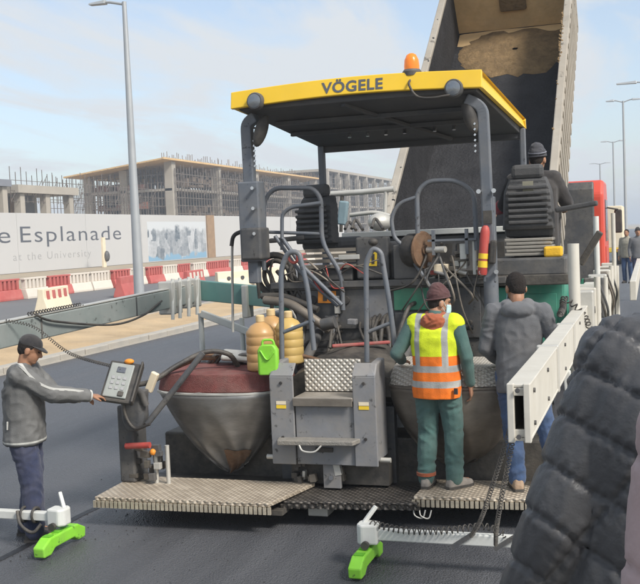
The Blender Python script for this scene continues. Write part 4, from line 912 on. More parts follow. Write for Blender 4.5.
MB().mm(xs_+.025, xs_+.056, 4.70, 4.74, 1.44, 1.72).build('beam_end', m_ski, pv, bevel=.004)
for z in (1.47, 1.69): MB().cyl((xs_, 4.70, z), (xs_, 4.685, z), .012, n=8).build('bolt', m_dgrey, pv)
MB().mm(xs_-.05, xs_+.05, 10.1, 16.2, 1.48, 1.74).build('ski_beam', m_ski, pv, bevel=.008)
MB().mm(xs_+.35, xs_+.43, 13.5, 22, 1.45, 1.7).build('ski_beam', m_ski, pv, bevel=.008)
for yv in (9.4, 9.85, 10.4, 11.6, 12.4, 13.6, 14.8, 16): 
    MB().mm(xs_-.11, xs_+.11, yv, yv+.10, 1.40, 1.85).build('clamp', random.choice([m_alu, m_ski, m_dgrey]), pv, bevel=.015)
for yv, z0, z1 in ((9.9, .5, 1.95), (11.7, .4, 1.85), (12.5, .4, 1.6), (13.7, .3, 1.9), (14.9, .3, 2.6), (16.1, .3, 1.8)): T([(xs_+.12, yv, z0), (xs_+.12, yv, z1)], .03, 'strut', m_ski)
T([(xs_-.02, 12.9, 1.5), (xs_-.02, 12.9, 2.55)], .035, 'strut', m_white)
for yv in (10.2, 12.0, 14.2): MB().bar((xs_+.1, yv, 1.2), (xs_+.1, yv+1.1, .8), .04, .08).build('strut', m_ski, pv, bevel=.006)
MB().bar((xs_-.0, 9.3, 1.35), (xs_+.15, 14, 1.1), .05, .1).build('strut', m_ski, pv, bevel=.008)
MB().cyl((xs_-.03, 9.0, .62), (xs_-.03, 9.0, 2.29), .05, n=18).build('ski_post', m_ski, pv, smooth=40)
MB().mm(xs_-.35, xs_+.05, 8.9, 9.1, .55, .64).build('post_foot', m_dgrey, pv, bevel=.01)
for z in (1.43, 1.62): MB().lathe([(.052, -.035), (.075, -.035), (.075, .035), (.052, .035)], (xs_-.03, 9.0, z), (0, 0, 1), 18).build('clamp', m_steel2, pv, smooth=40)
MB().helix(spline([(xs_-.09, 8.2, 1.74), (xs_-.1, 8.6, 1.76), (xs_-.1, 8.85, 1.82), (xs_+.04, 8.93, 1.68), (xs_+.08, 9.1, 1.55)]), .024, .007, 20).build('coil_cable', m_hose, pv, smooth=60)
MB().helix(spline([(xs_-.04, 4.8, 1.45), (-.85, 5.6, .8), (-1.02, 6.6, .34)]), .012, .0032, 52).build('coil_cable', m_hose, pv, smooth=60)
MB().helix(spline([(xs_-.08, 5.0, 1.45), (-.98, 5.9, .75), (-1.2, 6.7, .36)]), .012, .0032, 52).build('coil_cable', m_hose, pv, smooth=60)
MB().tube(spline([(xs_+.02, 9.8, 1.75), (xs_+.02, 9.95, 1.45), (xs_+.04, 10.3, 1.35), (xs_+.04, 10.7, 1.5), (xs_+.02, 10.9, 1.78)]), .016, 8).build('cable', m_hose, pv, smooth=60)

# ---------------------------------------------------------------- loose things on the paver
m_jug = mat('amber_jug_plastic', (.62, .36, .14), .32, 0, .1, 5, .05, 20, .25, (.6, .45, .25), trans=.25)
def jug(label, loc, s=1.0, mt=None):
    t = local_thing('water_jug', label, 'water jug', loc, 'big water jugs on the screed cover')
    prof = [(0, 0), (.115, 0), (.132, .012)]
    for k in range(4): z = .02+.075*k; prof += [(.135, z), (.135, z+.056), (.131, z+.062), (.131, z+.068)]
    prof += [(.135, .33), (.132, .35), (.09, .405), (.045, .43), (.034, .44), (.034, .475)]
    MB().lathe([(r_*s, z*s) for r_, z in prof]+[(0, .475*s)], (0, 0, 0), (0, 0, 1), 28).build('bottle', mt or m_jug, t, smooth=45)
    MB().lathe([(0, .44*s), (.040*s, .44*s), (.040*s, .49*s), (.03*s, .5*s), (0, .5*s)], (0, 0, 0), (0, 0, 1), 18).build('cap', mat('cream_cap', (.62, .46, .24), .5), t, smooth=40)
    return t
jug('tan ribbed water jug standing on the maroon cover, nearest the camera', (-3.40, 8.50, 1.242), 1.02)
jug('yellowish water jug behind the lime jerrycan, next to the step rail', (-3.25, 8.84, 1.258), 1.0, mat('yellow_jug_plastic', (.70, .48, .15), .32, 0, .1, 5, .05, 20, .2, (.6, .5, .3), trans=.25))
jug('farther water jug with only its cap and shoulder in view', (-3.44, 8.88, 1.258), 1.04)
jc = local_thing('lime_jerrycan', 'small lime green plastic jerrycan leaning against the tan water jug', 'jerrycan', (-3.225, 8.22, 1.242), None, R(8))
rings = [[(a*w, b_*.045, z) for a, b_ in ((-.9, -1), (.9, -1), (1, -.7), (1, .7), (.9, 1), (-.9, 1), (-1, .7), (-1, -.7))] for z, w in ((0, .082), (.02, .09), (.22, .09), (.255, .07), (.27, .045))]
MB().loft(rings).build('body', m_lime, jc, bevel=.01, smooth=40)
MB().tube(fillet([(-.05, 0, .25), (-.05, 0, .31), (.05, 0, .31), (.06, 0, .24)], .03), .011, 8).build('handle', m_lime, jc, smooth=60)
MB().tube(spline([(-.06, -.05, .22), (0, -.056, .14), (.06, -.05, .2)]), .008, 6).build('fold', m_lime, jc, smooth=60)
# --- more hydraulics and small hardware on the rear of the tractor
random.seed(31)
for k in range(34):
    x = random.uniform(-3.3, -1.55); z = random.uniform(1.0, 1.62); q = random.random(); y_ = 9.60-random.random()*.12
    mm_ = random.choice([m_dark, m_dgrey, m_grey, m_black, m_steel2, m_alu])
    if q < .5: MB().box((x, y_, z), (random.uniform(.05, .2), .09, random.uniform(.04, .12)), (0, random.uniform(-.1, .1), 0)).build('fitting', mm_, rw, bevel=.008)
    elif q < .8: MB().cyl((x-random.uniform(.05, .2), y_, z), (x+.1, y_-.02, z+random.uniform(-.03, .03)), random.uniform(.015, .04), n=10).build('fitting', mm_, rw, smooth=40)
    else: MB().lathe([(0, -.05), (.04, -.05), (.045, -.01), (.03, 0), (0, 0)], (x, y_, z), (0, 1, 0), 12).build('fitting', mm_, rw, smooth=40)
for k in range(13):      # hoses sweeping across the valve area and under the console
    a = V3((random.uniform(-2.2, -1.5), 9.55, random.uniform(2.0, 2.35))); b_ = V3((a.x+random.uniform(-.5, .4), 9.5, random.uniform(1.3, 1.9))); m_ = (a+b_)/2+V3((random.uniform(-.2, .2), -.12, -.1))
    MB().tube(spline([a, a+V3((.03, -.06, -.05)), m_, b_]), random.choice([.006, .008, .011]), 6).build('hose', random.choice([m_hose, m_hose, m_hose, m_dgrey, m_steel2]), pv, smooth=60)
for k in range(12):      # loose leads on the left deck
    a = V3((random.uniform(-3.6, -2.9), 9.6, random.uniform(2.05, 2.2))); b_ = a+V3((random.uniform(.1, .5), -.05, random.uniform(-.3, .05)))
    MB().tube(spline([a, a.lerp(b_, .4)+V3((0, -.05, random.uniform(-.12, .1))), b_]), random.choice([.007, .01]), 6).build('cable', random.choice([m_hose, m_hose, m_red, m_steel2]), pv, smooth=60)
for k in range(9):       # clutter round the jugs and the cover
    a = V3((random.uniform(-4.3, -3.3), 8.85, 1.26)); MB().tube(spline([a, a+V3((.12, -.05, .09)), a+V3((.3, .02, .05)), a+V3((.42, .08, .0))]), random.choice([.012, .018]), 7).build('hose', random.choice([m_hose, m_rust, m_dgrey]), pv, smooth=60)
MB().mm(-3.0, -2.3, 9.25, 9.5, 1.25, 1.34).build('tunnel_plate', m_dark, pv, bevel=.02)
for x in (-3.16, -2.2): MB().cyl((x, 8.9, 1.2), (x, 9.5, 1.5), .05).build('tilt_cylinder', m_dgrey, pv, smooth=40)

for yv in (6.2, 7.6): MB().mm(xs_-.07, xs_+.062, yv, yv+.05, 1.435, 1.725).build('clamp', m_alu, pv, bevel=.008)
for yv in (4.9, 5.6, 6.8, 8.3):
    for z in (1.50, 1.66): MB().cyl((xs_+.049, yv, z), (xs_+.060, yv, z), .012, n=8).build('bolt', m_dgrey, pv)
for yv in (10.6, 11.2, 12.9, 13.3, 14.4): MB().tube(spline([(xs_+.08, yv, 1.8), (xs_+.16, yv+.1, 1.5), (xs_+.12, yv+.25, 1.25), (xs_+.15, yv+.3, .9)]), .014, 7).build('cable', random.choice([m_hose, m_dgrey, m_steel2]), pv, smooth=60)
for yv in (10.9, 12.2, 14.0, 15.2): MB().box((xs_-.08, yv, 1.62), (.06, .16, .2)).build('joint_plate', random.choice([m_dgrey, m_alu, m_steel2]), pv, bevel=.01)

random.seed(41)
for k in range(10):      # ribs, brackets and hinges on the ski ahead of its post
    yv = 9.7+.62*k; MB().prism([(yv, 1.45), (yv+.26, 1.45), (yv+.34, 1.62), (yv+.26, 1.83), (yv+.05, 1.83)], 'x', xs_-.075, xs_+.075).build('hinge_casting', random.choice([m_ski, m_alu, m_steel2]), pv, bevel=.012)
    MB().cyl((xs_-.10, yv+.16, 1.64), (xs_+.10, yv+.16, 1.64), .035, n=12).build('hinge_pin', m_dgrey, pv, smooth=40)
# hangers that carry the sensor bars from the two ski beams
MB().bar((-5.66, 6.95, .27), (-5.66, 6.95, 1.53), .06, .05).build('hanger', m_white, pv, bevel=.006)
MB().bar((-.47, 6.98, .27), (-.555, 6.98, 1.46), .05, .04).build('hanger', m_white, pv, bevel=.006)

# ---------------------------------------------------------------- dump truck feeding the paver
tk = thing('dump_truck', 'red dump truck with its ribbed grey tipping bed raised above the paver', 'truck', (-2.3, 18, 0))
m_bedout = mat('dusty_bed_paint', (.36, .335, .29), .7, .1, .25, 1.2, .1, 20, .6, (.30, .25, .19), tar=True)
def bedmat():
    m, t, b = newmat('bitumen_coated_bed'); L = t.links.new
    tcn = N(t, 'ShaderNodeTexCoord')
    n1 = N(t, 'ShaderNodeTexNoise'); n1.inputs['Scale'].default_value = 2.2; n1.inputs['Detail'].default_value = 9; n1.inputs['Roughness'].default_value = .65; L(tcn.outputs['Object'], n1.inputs['Vector'])
    rp_ = N(t, 'ShaderNodeValToRGB'); e = rp_.color_ramp.elements; e[0].position = .35; e[0].color = (.009, .009, .011, 1); e[1].position = .75; e[1].color = (.03, .03, .033, 1); L(n1.outputs[0], rp_.inputs[0])
    L(rp_.outputs[0], b.inputs['Base Color']); b.inputs['Roughness'].default_value = .75
    n2 = N(t, 'ShaderNodeTexNoise'); n2.inputs['Scale'].default_value = 22; n2.inputs['Detail'].default_value = 6; L(tcn.outputs['Object'], n2.inputs['Vector'])
    bp = N(t, 'ShaderNodeBump'); bp.inputs['Strength'].default_value = .6; bp.inputs['Distance'].default_value = .03; L(n2.outputs[0], bp.inputs['Height']); L(bp.outputs[0], b.inputs['Normal'])
    return m
m_bedin = bedmat()
m_tan = mat('tan_caked_dust', (.60, .41, .20), .95, 0, .25, 2.0, .5, 14, .5, (.66, .48, .28))
m_crust = mat('dried_asphalt_crust', (.15, .10, .05), .95, 0, .55, 7, 1.0, 22, .35, (.36, .24, .11))
TH = R(40); ca, sa = math.cos(TH), math.sin(TH); Y0, Z0, LB, HB = 14.48, 1.82, 7.0, 1.1; XL, XR = -3.5, -1.24
def bp_(x, u, w): return (x, Y0+u*ca-w*sa, Z0+u*sa+w*ca)      # u along the floor, w square to it
def bbox(x0, x1, u0, u1, w0, w1, name, m_, par, bv=.0):
    return MB().hexa([bp_(x0, u0, w0), bp_(x1, u0, w0), bp_(x1, u1, w0), bp_(x0, u1, w0), bp_(x0, u0, w1), bp_(x1, u0, w1), bp_(x1, u1, w1), bp_(x0, u1, w1)]).build(name, m_, par, bevel=bv)
bed = bbox(XL, XR, 0, LB, -.1, 0, 'bed_floor', m_bedin, tk, .01)
bbox(XL, XL+.05, 0, LB, .0, HB, 'side_wall', m_bedin, bed, .005); bbox(XR-.05, XR, 0, LB, .0, HB, 'side_wall', m_bedin, bed, .005)
bbox(XR+.002, XR+.012, 0, LB, -.1, HB, 'outer_skin', m_bedout, bed); bbox(XL-.012, XL-.002, 0, LB, -.1, HB, 'outer_skin', m_bedout, bed)
for i in range(21):                     # vertical ribs on the outer walls
    for xa, xb in ((XR+.014, XR+.065), (XL-.065, XL-.014)): bbox(xa, xb, .06+.33*i, .24+.33*i, -.08, HB-.02, 'rib', m_bedout, bed, .02)
for xa, xb in ((XR-.06, XR+.06), (XL-.06, XL+.06)): bbox(xa, xb, 0, LB, HB+.003, HB+.08, 'top_rail', m_bedout, bed, .015)
bbox(XL, XR, LB-.05, LB, .003, HB+.55, 'front_wall', m_tan, bed, .01)
bbox(XL-.1, XR+.1, LB-.1, LB+.05, HB+.55, HB+.72, 'front_rail', m_bedout, bed, .02)
bbox(-2.6, -2.1, LB-.12, LB-.052, .4, 1.6, 'ram_pocket', m_crust, bed, .03)
def crust(outline, name, m_, wall=False, amp=.05):   # irregular deposit with a thickness of its own
    mb = MB(); cx = sum(p[0] for p in outline)/len(outline); cu = sum(p[1] for p in outline)/len(outline); rings = []
    for s_, h in ((1, .004), (.93, .5), (.7, .9), (.4, 1.0), (.05, 1.0)):
        rg = []
        for k, (x, u) in enumerate(outline):
            X, U = cx+(x-cx)*s_, cu+(u-cu)*s_; j = 1+.25*noise.noise((X*3, U*3, 1)); w_ = amp*h*j if s_ < 1 else .004
            rg.append(bp_(X, LB-.05-w_, U) if wall else bp_(X, U, w_))
        rings.append(rg)
    return mb.loft(rings, caps=False).build(name, m_, bed, smooth=50)
random.seed(21)
ol = []
for k in range(72):
    a = 2*math.pi*k/72; rx = 1.12*(1+.12*noise.noise((math.cos(a)*2, math.sin(a)*2, 4))+.05*random.uniform(-1, 1)); ru = .85*(1+.30*noise.noise((math.cos(a)*3.4, math.sin(a)*3.4, 9))+.07*random.uniform(-1, 1))
    ol.append((max(XL+.12, min(XR-.06, -2.28+rx*math.cos(a))), 6.1+min(.80, ru*math.sin(a))))
crust(ol, 'asphalt_crust', m_crust, amp=.06)
ol = []
for k in range(40):                     # dust sheet where floor and front wall meet
    a = 2*math.pi*k/40; ol.append((-2.37+1.06*max(-1, min(1, 1.3*math.cos(a))), 6.68+.26*max(-1, min(1, 1.3*math.sin(a)))*(1+.3*noise.noise((k*.4, 2, 2)))))
crust(ol, 'dust_sheet', m_tan, amp=.02)
for xs__ in (XL+.06, XR-.03):           # crusts along the top rails
    mb = MB(); u = .1
    while u < LB-.3:
        r_ = random.uniform(.008, .028); c = bp_(xs__+random.uniform(-.05, .0), u, HB+.07); mb.ell(c, (r_, r_*random.uniform(1, 2.4), r_*.6), (TH, 0, random.random()), 7, 5); u += r_*random.uniform(.6, 3) if 3.6 < u < 5.2 and xs__ > -3 else random.uniform(.1, .9)
    mb.build('rail_crust', m_bedin if xs__ < -3 else m_crust, bed, smooth=50, kind='stuff')
bbox(XL+.05, XR-.05, -.35, 0, -.12, -.04, 'tail_lip', m_bedin, bed, .01)
for x in (XL+.25, -2.37, XR-.25): MB().bar(bp_(x, .2, -.18), bp_(x, LB-.2, -.18), .12, .16).build('bed_beam', m_dgrey, bed)
MB().cyl((-2.37, 19.2, 1.1), bp_(-2.37, 5.6, -.2), .09).build('lift_ram', m_alu, tk, smooth=40)
# chassis, axles, cab
for x in (-2.8, -1.95): MB().mm(x-.06, x+.06, 14.9, 22.6, .85, 1.1).build('chassis_rail', m_dgrey, tk)
for yw in (16.35, 17.75, 22.0):
    for x in (-3.2, -1.25):
        wh = MB().lathe([(.0, -.15), (.30, -.15), (.5, -.15), (.54, -.1), (.54, .1), (.5, .15), (.30, .15), (0, .15)], (x, yw, .54), (1, 0, 0), 26).build('wheel', m_black, tk, smooth=40)
        MB().lathe([(0, -.17), (.26, -.17), (.29, -.12), (.29, .12), (.26, .17), (0, .17)], (x, yw, .54), (1, 0, 0), 20).build('rim', m_alu, wh, smooth=40)
        MB().box((x, yw, 1.14), (.42, 1.1, .04)).build('mudguard', m_black, tk, bevel=.01)
m_cab = mat('red_truck_paint', (.62, .06, .035), .38, 0, .06, 2, .02, 20, .12, (.5, .3, .2), coat=.2)
cab = MB().prism([(20.7, .75), (20.7, 3.05), (20.95, 3.34), (22.3, 3.34), (22.75, 2.9), (22.95, 1.9), (22.95, .6), (21.3, .6)], 'x', -3.35, -.84).build('cab', m_cab, tk, bevel=.06)
MB().prism([(20.55, 1.2), (20.55, 3.15), (20.62, 3.30), (20.68, 3.30), (20.68, 1.2)], 'x', -2.9, -1.02).build('rear_deflector', m_dgrey, cab, bevel=.03)
MB().mm(-.838, -.83, 21.35, 22.35, 2.1, 2.95).build('side_window', mat('dark_glass', (.04, .05, .06), .08), cab)
MB().mm(-.838, -.825, 21.15, 22.4, .95, 2.0).build('door', m_cab, cab, bevel=.01)
MB().mm(-.70, -.54, 22.5, 22.6, 2.25, 2.75).build('mirror', m_black, cab, bevel=.03); MB().tube([(-.84, 22.4, 2.8), (-.62, 22.52, 2.75)], .02, 6).build('mirror_arm', m_black, cab)
MB().mm(-3.25, -.95, 22.96, 23.0, 2.0, 2.85).build('windscreen', MATS['dark_glass'], cab)
MB().tube([(-1.0, 20.6, 1.0), (-1.0, 20.6, 2.0)], .07, 12).build('exhaust', m_dgrey, tk, smooth=40)

# ---------------------------------------------------------------- vehicles down the road
def lorry(label, x, y, bodym, lowm, s=1.0):
    t = local_thing('parked_lorry', label, 'lorry', (x, y, 0), 'vehicles waiting down the road')
    MB().mm(-1.2*s, 1.2*s, 0, 5*s, 1.0*s, 3.5*s).build('cargo_box', bodym, t, bevel=.05)
    MB().mm(-1.22*s, 1.22*s, -.05, 5*s, .75*s, 1.0*s).build('chassis', lowm, t, bevel=.03)
    MB().prism([(5.1*s, .6*s), (5.1*s, 2.5*s), (6.4*s, 2.5*s), (6.9*s, 1.7*s), (6.9*s, .6*s)], 'x', -1.1*s, 1.1*s).build('cab', lowm, t, bevel=.06)
    for yy in (1.0, 5.9):
        for xx in (-1, 1): MB().cyl((xx*1.1*s, yy*s, .48*s), (xx*.8*s, yy*s, .48*s), .48*s).build('wheel', m_black, t, smooth=40)
    for xx in (-1, 1): MB().mm(xx*1.0*s-.14, xx*1.0*s+.14, -.08, -.05, .8*s, .95*s).build('tail_lamp', m_red, t)
    MB().mm(-.02, .02, -.02, 0, 1.05*s, 3.45*s).build('door_seam', m_dgrey, t)
    return t
lorry('cream box lorry parked just beyond the red truck cab', -2.66, 62, m_bcream, m_ylab)
lorry('small white box lorry farther down the road', -4.9, 120, m_white, m_dgrey, .95)

# ---------------------------------------------------------------- people
def remesh(mb, voxel, smooth=2):
    me = bpy.data.meshes.new('tmp'); me.from_pydata([tuple(p) for p in mb.v], [], mb.f)
    bm = bmesh.new(); bm.from_mesh(me); bmesh.ops.recalc_face_normals(bm, faces=bm.faces); bm.to_mesh(me); bm.free()
    o = bpy.data.objects.new('tmp', me); COL.objects.link(o)
    m = o.modifiers.new('r', 'REMESH'); m.mode = 'VOXEL'; m.voxel_size = voxel; m.use_smooth_shade = True
    if smooth: k = o.modifiers.new('s', 'SMOOTH'); k.iterations = smooth; k.factor = .5
    r_ = evalmesh(o); bpy.data.objects.remove(o); bpy.data.meshes.remove(me); return r_
def put(name, me, m_, parent):
    me.materials.clear(); me.materials.append(m_); me.polygons.foreach_set('use_smooth', [True]*len(me.polygons))
    o = bpy.data.objects.new(name, me); COL.objects.link(o); o.parent = parent; return o
def wrinkle(me, amp=.008, f=9., seed=0, st=(1, 1, 1.7), keep=None):
    me.update(); ns = [v.normal.copy() for v in me.vertices]
    for v, n_ in zip(me.vertices, ns):
        p = v.co; q = V3((p.x*st[0]*f, p.y*st[1]*f, p.z*st[2]*f+seed*7.3)); w = V3((noise.noise(q*.5+V3((9, 0, 0))), noise.noise(q*.5+V3((0, 9, 0))), noise.noise(q*.5)))
        a = 1-abs(noise.noise(q+w*1.3))*2.2; b_ = noise.noise(q*2.3+w)
        v.co = p+n_*amp*(.75*a+.35*b_-.35)*(keep(p) if keep else 1)
SK = {'neck': (0, -.01, 1.47), 'chest': (0, 0, 1.28), 'pelvis': (0, 0, .95), 'head': (0, .025, 1.625),
      'shL': (-.19, -.01, 1.415), 'shR': (.19, -.01, 1.415), 'elL': (-.25, -.04, 1.13), 'elR': (.25, -.04, 1.13), 'wrL': (-.26, .05, .87), 'wrR': (.26, .05, .87),
      'hiL': (-.095, 0, .92), 'hiR': (.095, 0, .92), 'knL': (-.105, .03, .50), 'knR': (.105, .03, .50), 'anL': (-.11, -.03, .09), 'anR': (.11, -.03, .09)}
def figure(label, loc, rz, J=None, s=1.0, head=(0, 0), skin=None, top=None, trousers=None, shoes=None, hem=.82, hood=False, vest=None, hat=None, mask=None, hair=None, vox=.008, fat=1.0, sleeve=1.0, group=None, feet=None, hands=None, legfat=1.0, wr=1.0, hatstyle='beanie', mname='jacket'):
    t = local_thing('person', label, 'person', loc, group, rz)
    P = {k: V3(v) for k, v in SK.items()}
    for k, v in (J or {}).items(): P[k] = V3(v)
    for k in P: P[k] = P[k]*s
    hands = hands or {}; feet = feet or {}
    HM = Euler((R(head[1]), 0, R(head[0]))).to_matrix()            # head yaw (left +), pitch (down -)
    hc = P['head']
    def h(p): return hc+HM@(V3(p)*s)
    def hrot(): return Euler((R(head[1]), 0, R(head[0])))
    b = MB()
    b.ell(h((0, -.012, .03)), (.076*s, .096*s, .092*s), hrot()); b.ell(h((0, .022, -.035)), (.06*s, .07*s, .085*s), hrot()); b.ell(h((0, .055, -.085)), (.035*s, .03*s, .025*s), hrot())
    b.cap(h((0, .085, .015)), .011*s, h((0, .103, -.022)), .015*s); b.ell(h((0, .076, -.06)), (.024*s, .016*s, .011*s), hrot()); b.ell(h((0, .075, .03)), (.05*s, .02*s, .012*s), hrot())
    for e in (-1, 1): b.ell(h((.077*e, -.005, -.012)), (.011*s, .022*s, .034*s), hrot())
    b.chain([(P['neck']-V3((0, 0, .06*s)), .062*s), (P['neck']+V3((0, .0, .04*s)), .056*s), (h((0, -.02, -.04)), .055*s)])
    def spine(z):      # z 0 pelvis .. 1 chest .. 1.5 neck
        if z < 1: return P['pelvis'].lerp(P['chest'], z)
        return P['chest'].lerp(P['neck'], (z-1)*2)
    def torso(mb, ks, g, extra=0.):
        rings = []
        ax_ = (P['shR']-P['shL']); ax_.z = 0; ax_.normalize(); fw_ = V3((-ax_.y, ax_.x, 0))
        for (z, a, d) in ks:
            c = spine(z) if z > 0 else P['pelvis']+V3((0, 0, z*.33*s)); a, d = (a*g+extra)*s, (d*g+extra)*s
            rings.append([c+ax_*(a*math.copysign(abs(math.cos(q))**.85, math.cos(q)))+fw_*(d*math.copysign(abs(math.sin(q))**.85, math.sin(q))) for q in [2*math.pi*k/20 for k in range(20)]])
        mb.loft(rings)
    KS = [(-.12, .15, .105), (.1, .155, .11), (.4, .145, .105), (.7, .155, .11), (1, .17, .12), (1.25, .165, .105), (1.38, .12, .08), (1.47, .07, .06)]
    torso(b, KS, 1)
    for S_, e in (('L', -1), ('R', 1)):
        b.chain([(P['sh'+S_], .055*s), (P['el'+S_], .042*s), (P['wr'+S_], .029*s)]); b.cap(P['chest'].lerp(P['neck'], .7), .07*s, P['sh'+S_], .055*s)
        b.chain([(P['hi'+S_], .085*s), (P['kn'+S_], .058*s), (P['an'+S_], .04*s)])
        # hand
        d = (P['wr'+S_]-P['el'+S_]).normalized(); hd_ = hands.get(S_, {}); d = V3(hd_.get('d', d)).normalized(); nrm = V3(hd_.get('n', (-e, 0, 0))); nrm = (nrm-d*nrm.dot(d)).normalized(); sd_ = d.cross(nrm)   # sd_: across the palm
        th_side = hd_.get('t', 1 if (sd_.y*1) > 0 else -1); w0 = P['wr'+S_]; cu = hd_.get('curl', .5)
        for k in range(4):
            o_ = (k-1.5)*.021*s; kn = w0+d*.088*s+sd_*o_*th_side*-1; b.cap(w0+d*.01*s+sd_*o_*.6*-th_side, .016*s, kn, .0125*s, 8)
            L1 = (.040, .046, .043, .034)[3-k if th_side > 0 else 3-k]*s; d1 = (d*math.cos(cu*.7)+nrm*math.sin(cu*.7)); d2 = (d*math.cos(cu*1.9)+nrm*math.sin(cu*1.9))
            p1 = kn+d1*L1; b.cap(kn, .0105*s, p1, .0095*s, 8); b.cap(p1, .0095*s, p1+d2*L1*.85, .008*s, 8)
        tb = w0+d*.03*s+sd_*.03*th_side*s; tm = tb+(d*.6+sd_*th_side*.7+nrm*.3).normalized()*.042*s; b.cap(tb, .016*s, tm, .012*s, 8); b.cap(tm, .012*s, tm+(d*.9+nrm*.4).normalized()*.032*s, .010*s, 8)
    for S_ in 'LR':
        a = P['an'+S_]; fd = V3(feet.get(S_, (0, 1, 0))).normalized(); b.cap(a-V3((0, 0, .03*s)), .04*s, a+fd*.15*s-V3((0, 0, .055*s)), .03*s)
    body = put('body', remesh(b, vox, 2), skin, t)
    if vox < .012:
        for e in (-1, 1): 
            em = MB().ell(h((.03*e, .082, .008)), (.011*s, .008*s, .006*s), hrot(), 10, 6); o_ = em.build('eye', m_black, body, smooth=60)
    # shoes
    if shoes:
        for S_ in 'LR':
            a = P['an'+S_]; fd = V3(feet.get(S_, (0, 1, 0))).normalized(); sd_ = V3((fd.y, -fd.x, 0)); mb = MB(); zg = a.z-.09*s
            def F(y, x, z): return V3((a.x, a.y, zg))+fd*y*s+sd_*x*s+V3((0, 0, z*s))
            rings = []
            for y_, w, hgt in ((-.085, .03, .05), (-.07, .04, .085), (-.03, .047, .13), (.02, .05, .125), (.07, .052, .09), (.13, .055, .065), (.175, .045, .055), (.195, .02, .04)):
                rings.append([F(y_, w*x, hgt*z+.0) for x, z in ((-.8, .02), (.8, .02), (1, .25), (.9, .7), (.5, 1), (-.5, 1), (-.9, .7), (-1, .25))])
            mb.loft(rings); mb.cap(F(.0, 0, .09), .042*s, F(.005, 0, .14), .04*s); sh = put('shoe', remesh(mb, vox, 1), shoes, t)
            so_ = MB(); so_.loft([[F(y_, w*x*1.06, z) for x, z in ((-1, 0), (1, 0), (1, .022), (-1, .022))] for y_, w in ((-.09, .03), (-.06, .043), (0, .048), (.08, .053), (.14, .056), (.18, .044), (.2, .022))]); so_.build('sole', m_black, sh)
    # trousers
    if trousers:
        mb = MB(); torso(mb, [(-.35, .12, .09), (-.12, .168, .122), (.1, .166, .118), (.3, .155, .112)], 1.02)
        for S_ in 'LR': mb.chain([(P['hi'+S_]+V3((0, 0, -.02*s)), .102*s*legfat), (P['kn'+S_], .078*s*legfat), (P['kn'+S_].lerp(P['an'+S_], .6), .073*s*legfat), (P['an'+S_]+V3((0, 0, .0*s)), .068*s*legfat)])
        me = remesh(mb, vox*1.2, 2); wrinkle(me, .012*s*wr, 8, 3, (1, 1, 1.4)); put('trousers', me, trousers, t)
    # jacket
    if top:
        mb = MB(); g = 1.13*fat; zh = (hem*s-P['pelvis'].z)/(P['chest'].z-P['pelvis'].z) if P['chest'].z > P['pelvis'].z else 0
        hz = (hem-.95)/.33
        torso(mb, [(hz, .158, .118), (hz+.06, .165, .125)]+[k for k in [(.1, .165, .12), (.4, .162, .118), (.7, .165, .12)] if k[0] > hz+.1]+[(1, .175, .125), (1.25, .168, .11), (1.4, .115, .085), (1.47, .085, .075)], g)
        for S_, e in (('L', -1), ('R', 1)):
            d = (P['wr'+S_]-P['el'+S_]).normalized()
            mb.cap(P['chest'].lerp(P['neck'], .72), .08*s*fat**.5, P['sh'+S_], .073*s*fat**.7*sleeve); mb.cap(spine(1.0)+(P['sh'+S_]-spine(1.0))*.55, .08*s*fat, P['sh'+S_], .074*s*fat**.7*sleeve)
            mb.chain([(P['sh'+S_], .074*s*fat**.7*sleeve), (P['el'+S_], .06*s*fat**.7*sleeve), (P['wr'+S_]-d*.03*s, .046*s*fat**.6*sleeve)])
        if hood: mb.ell(P['neck']+V3((0, -.075*s, -.035*s)), (.13*s, .07*s, .065*s), (.5, 0, 0)); mb.ell(P['neck']+V3((-.07*s, -.02*s, .0)), (.055*s, .08*s, .045*s), (.3, 0, .3)); mb.ell(P['neck']+V3((.07*s, -.02*s, .0)), (.055*s, .08*s, .045*s), (.3, 0, -.3))
        else: mb.cap(P['neck']+V3((0, 0, -.04*s)), .085*s, P['neck']+V3((0, .005*s, .03*s)), .072*s)
        me = remesh(mb, vox*1.15, 2); jo = put(mname, me, top, t); P['_j'] = me
        if wr: wrinkle(me, (.004 if vest else .010)*s*wr, 7.5, len(label) % 17, (1, 1, 1.15))
    if vest:
        mb = MB(); torso(mb, [(-.5, .19, .145), (-.3, .193, .147), (.1, .188, .143), (.4, .186, .142), (.7, .19, .144), (1, .198, .15), (1.25, .185, .135), (1.38, .13, .10)], 1.10)
        for S_ in 'LR': mb.cap(P['chest'].lerp(P['neck'], .74), .1*s, P['sh'+S_].lerp(P['neck'], .10), .094*s); mb.cap(spine(1.0)+(P['sh'+S_]-spine(1.0))*.5, .115*s, P['sh'+S_].lerp(P['neck'], .12), .094*s)
        me = remesh(mb, .008, 2); wrinkle(me, .007, 6, 5, (1, 1, 1)); put('hi_vis_vest', me, vest, t)
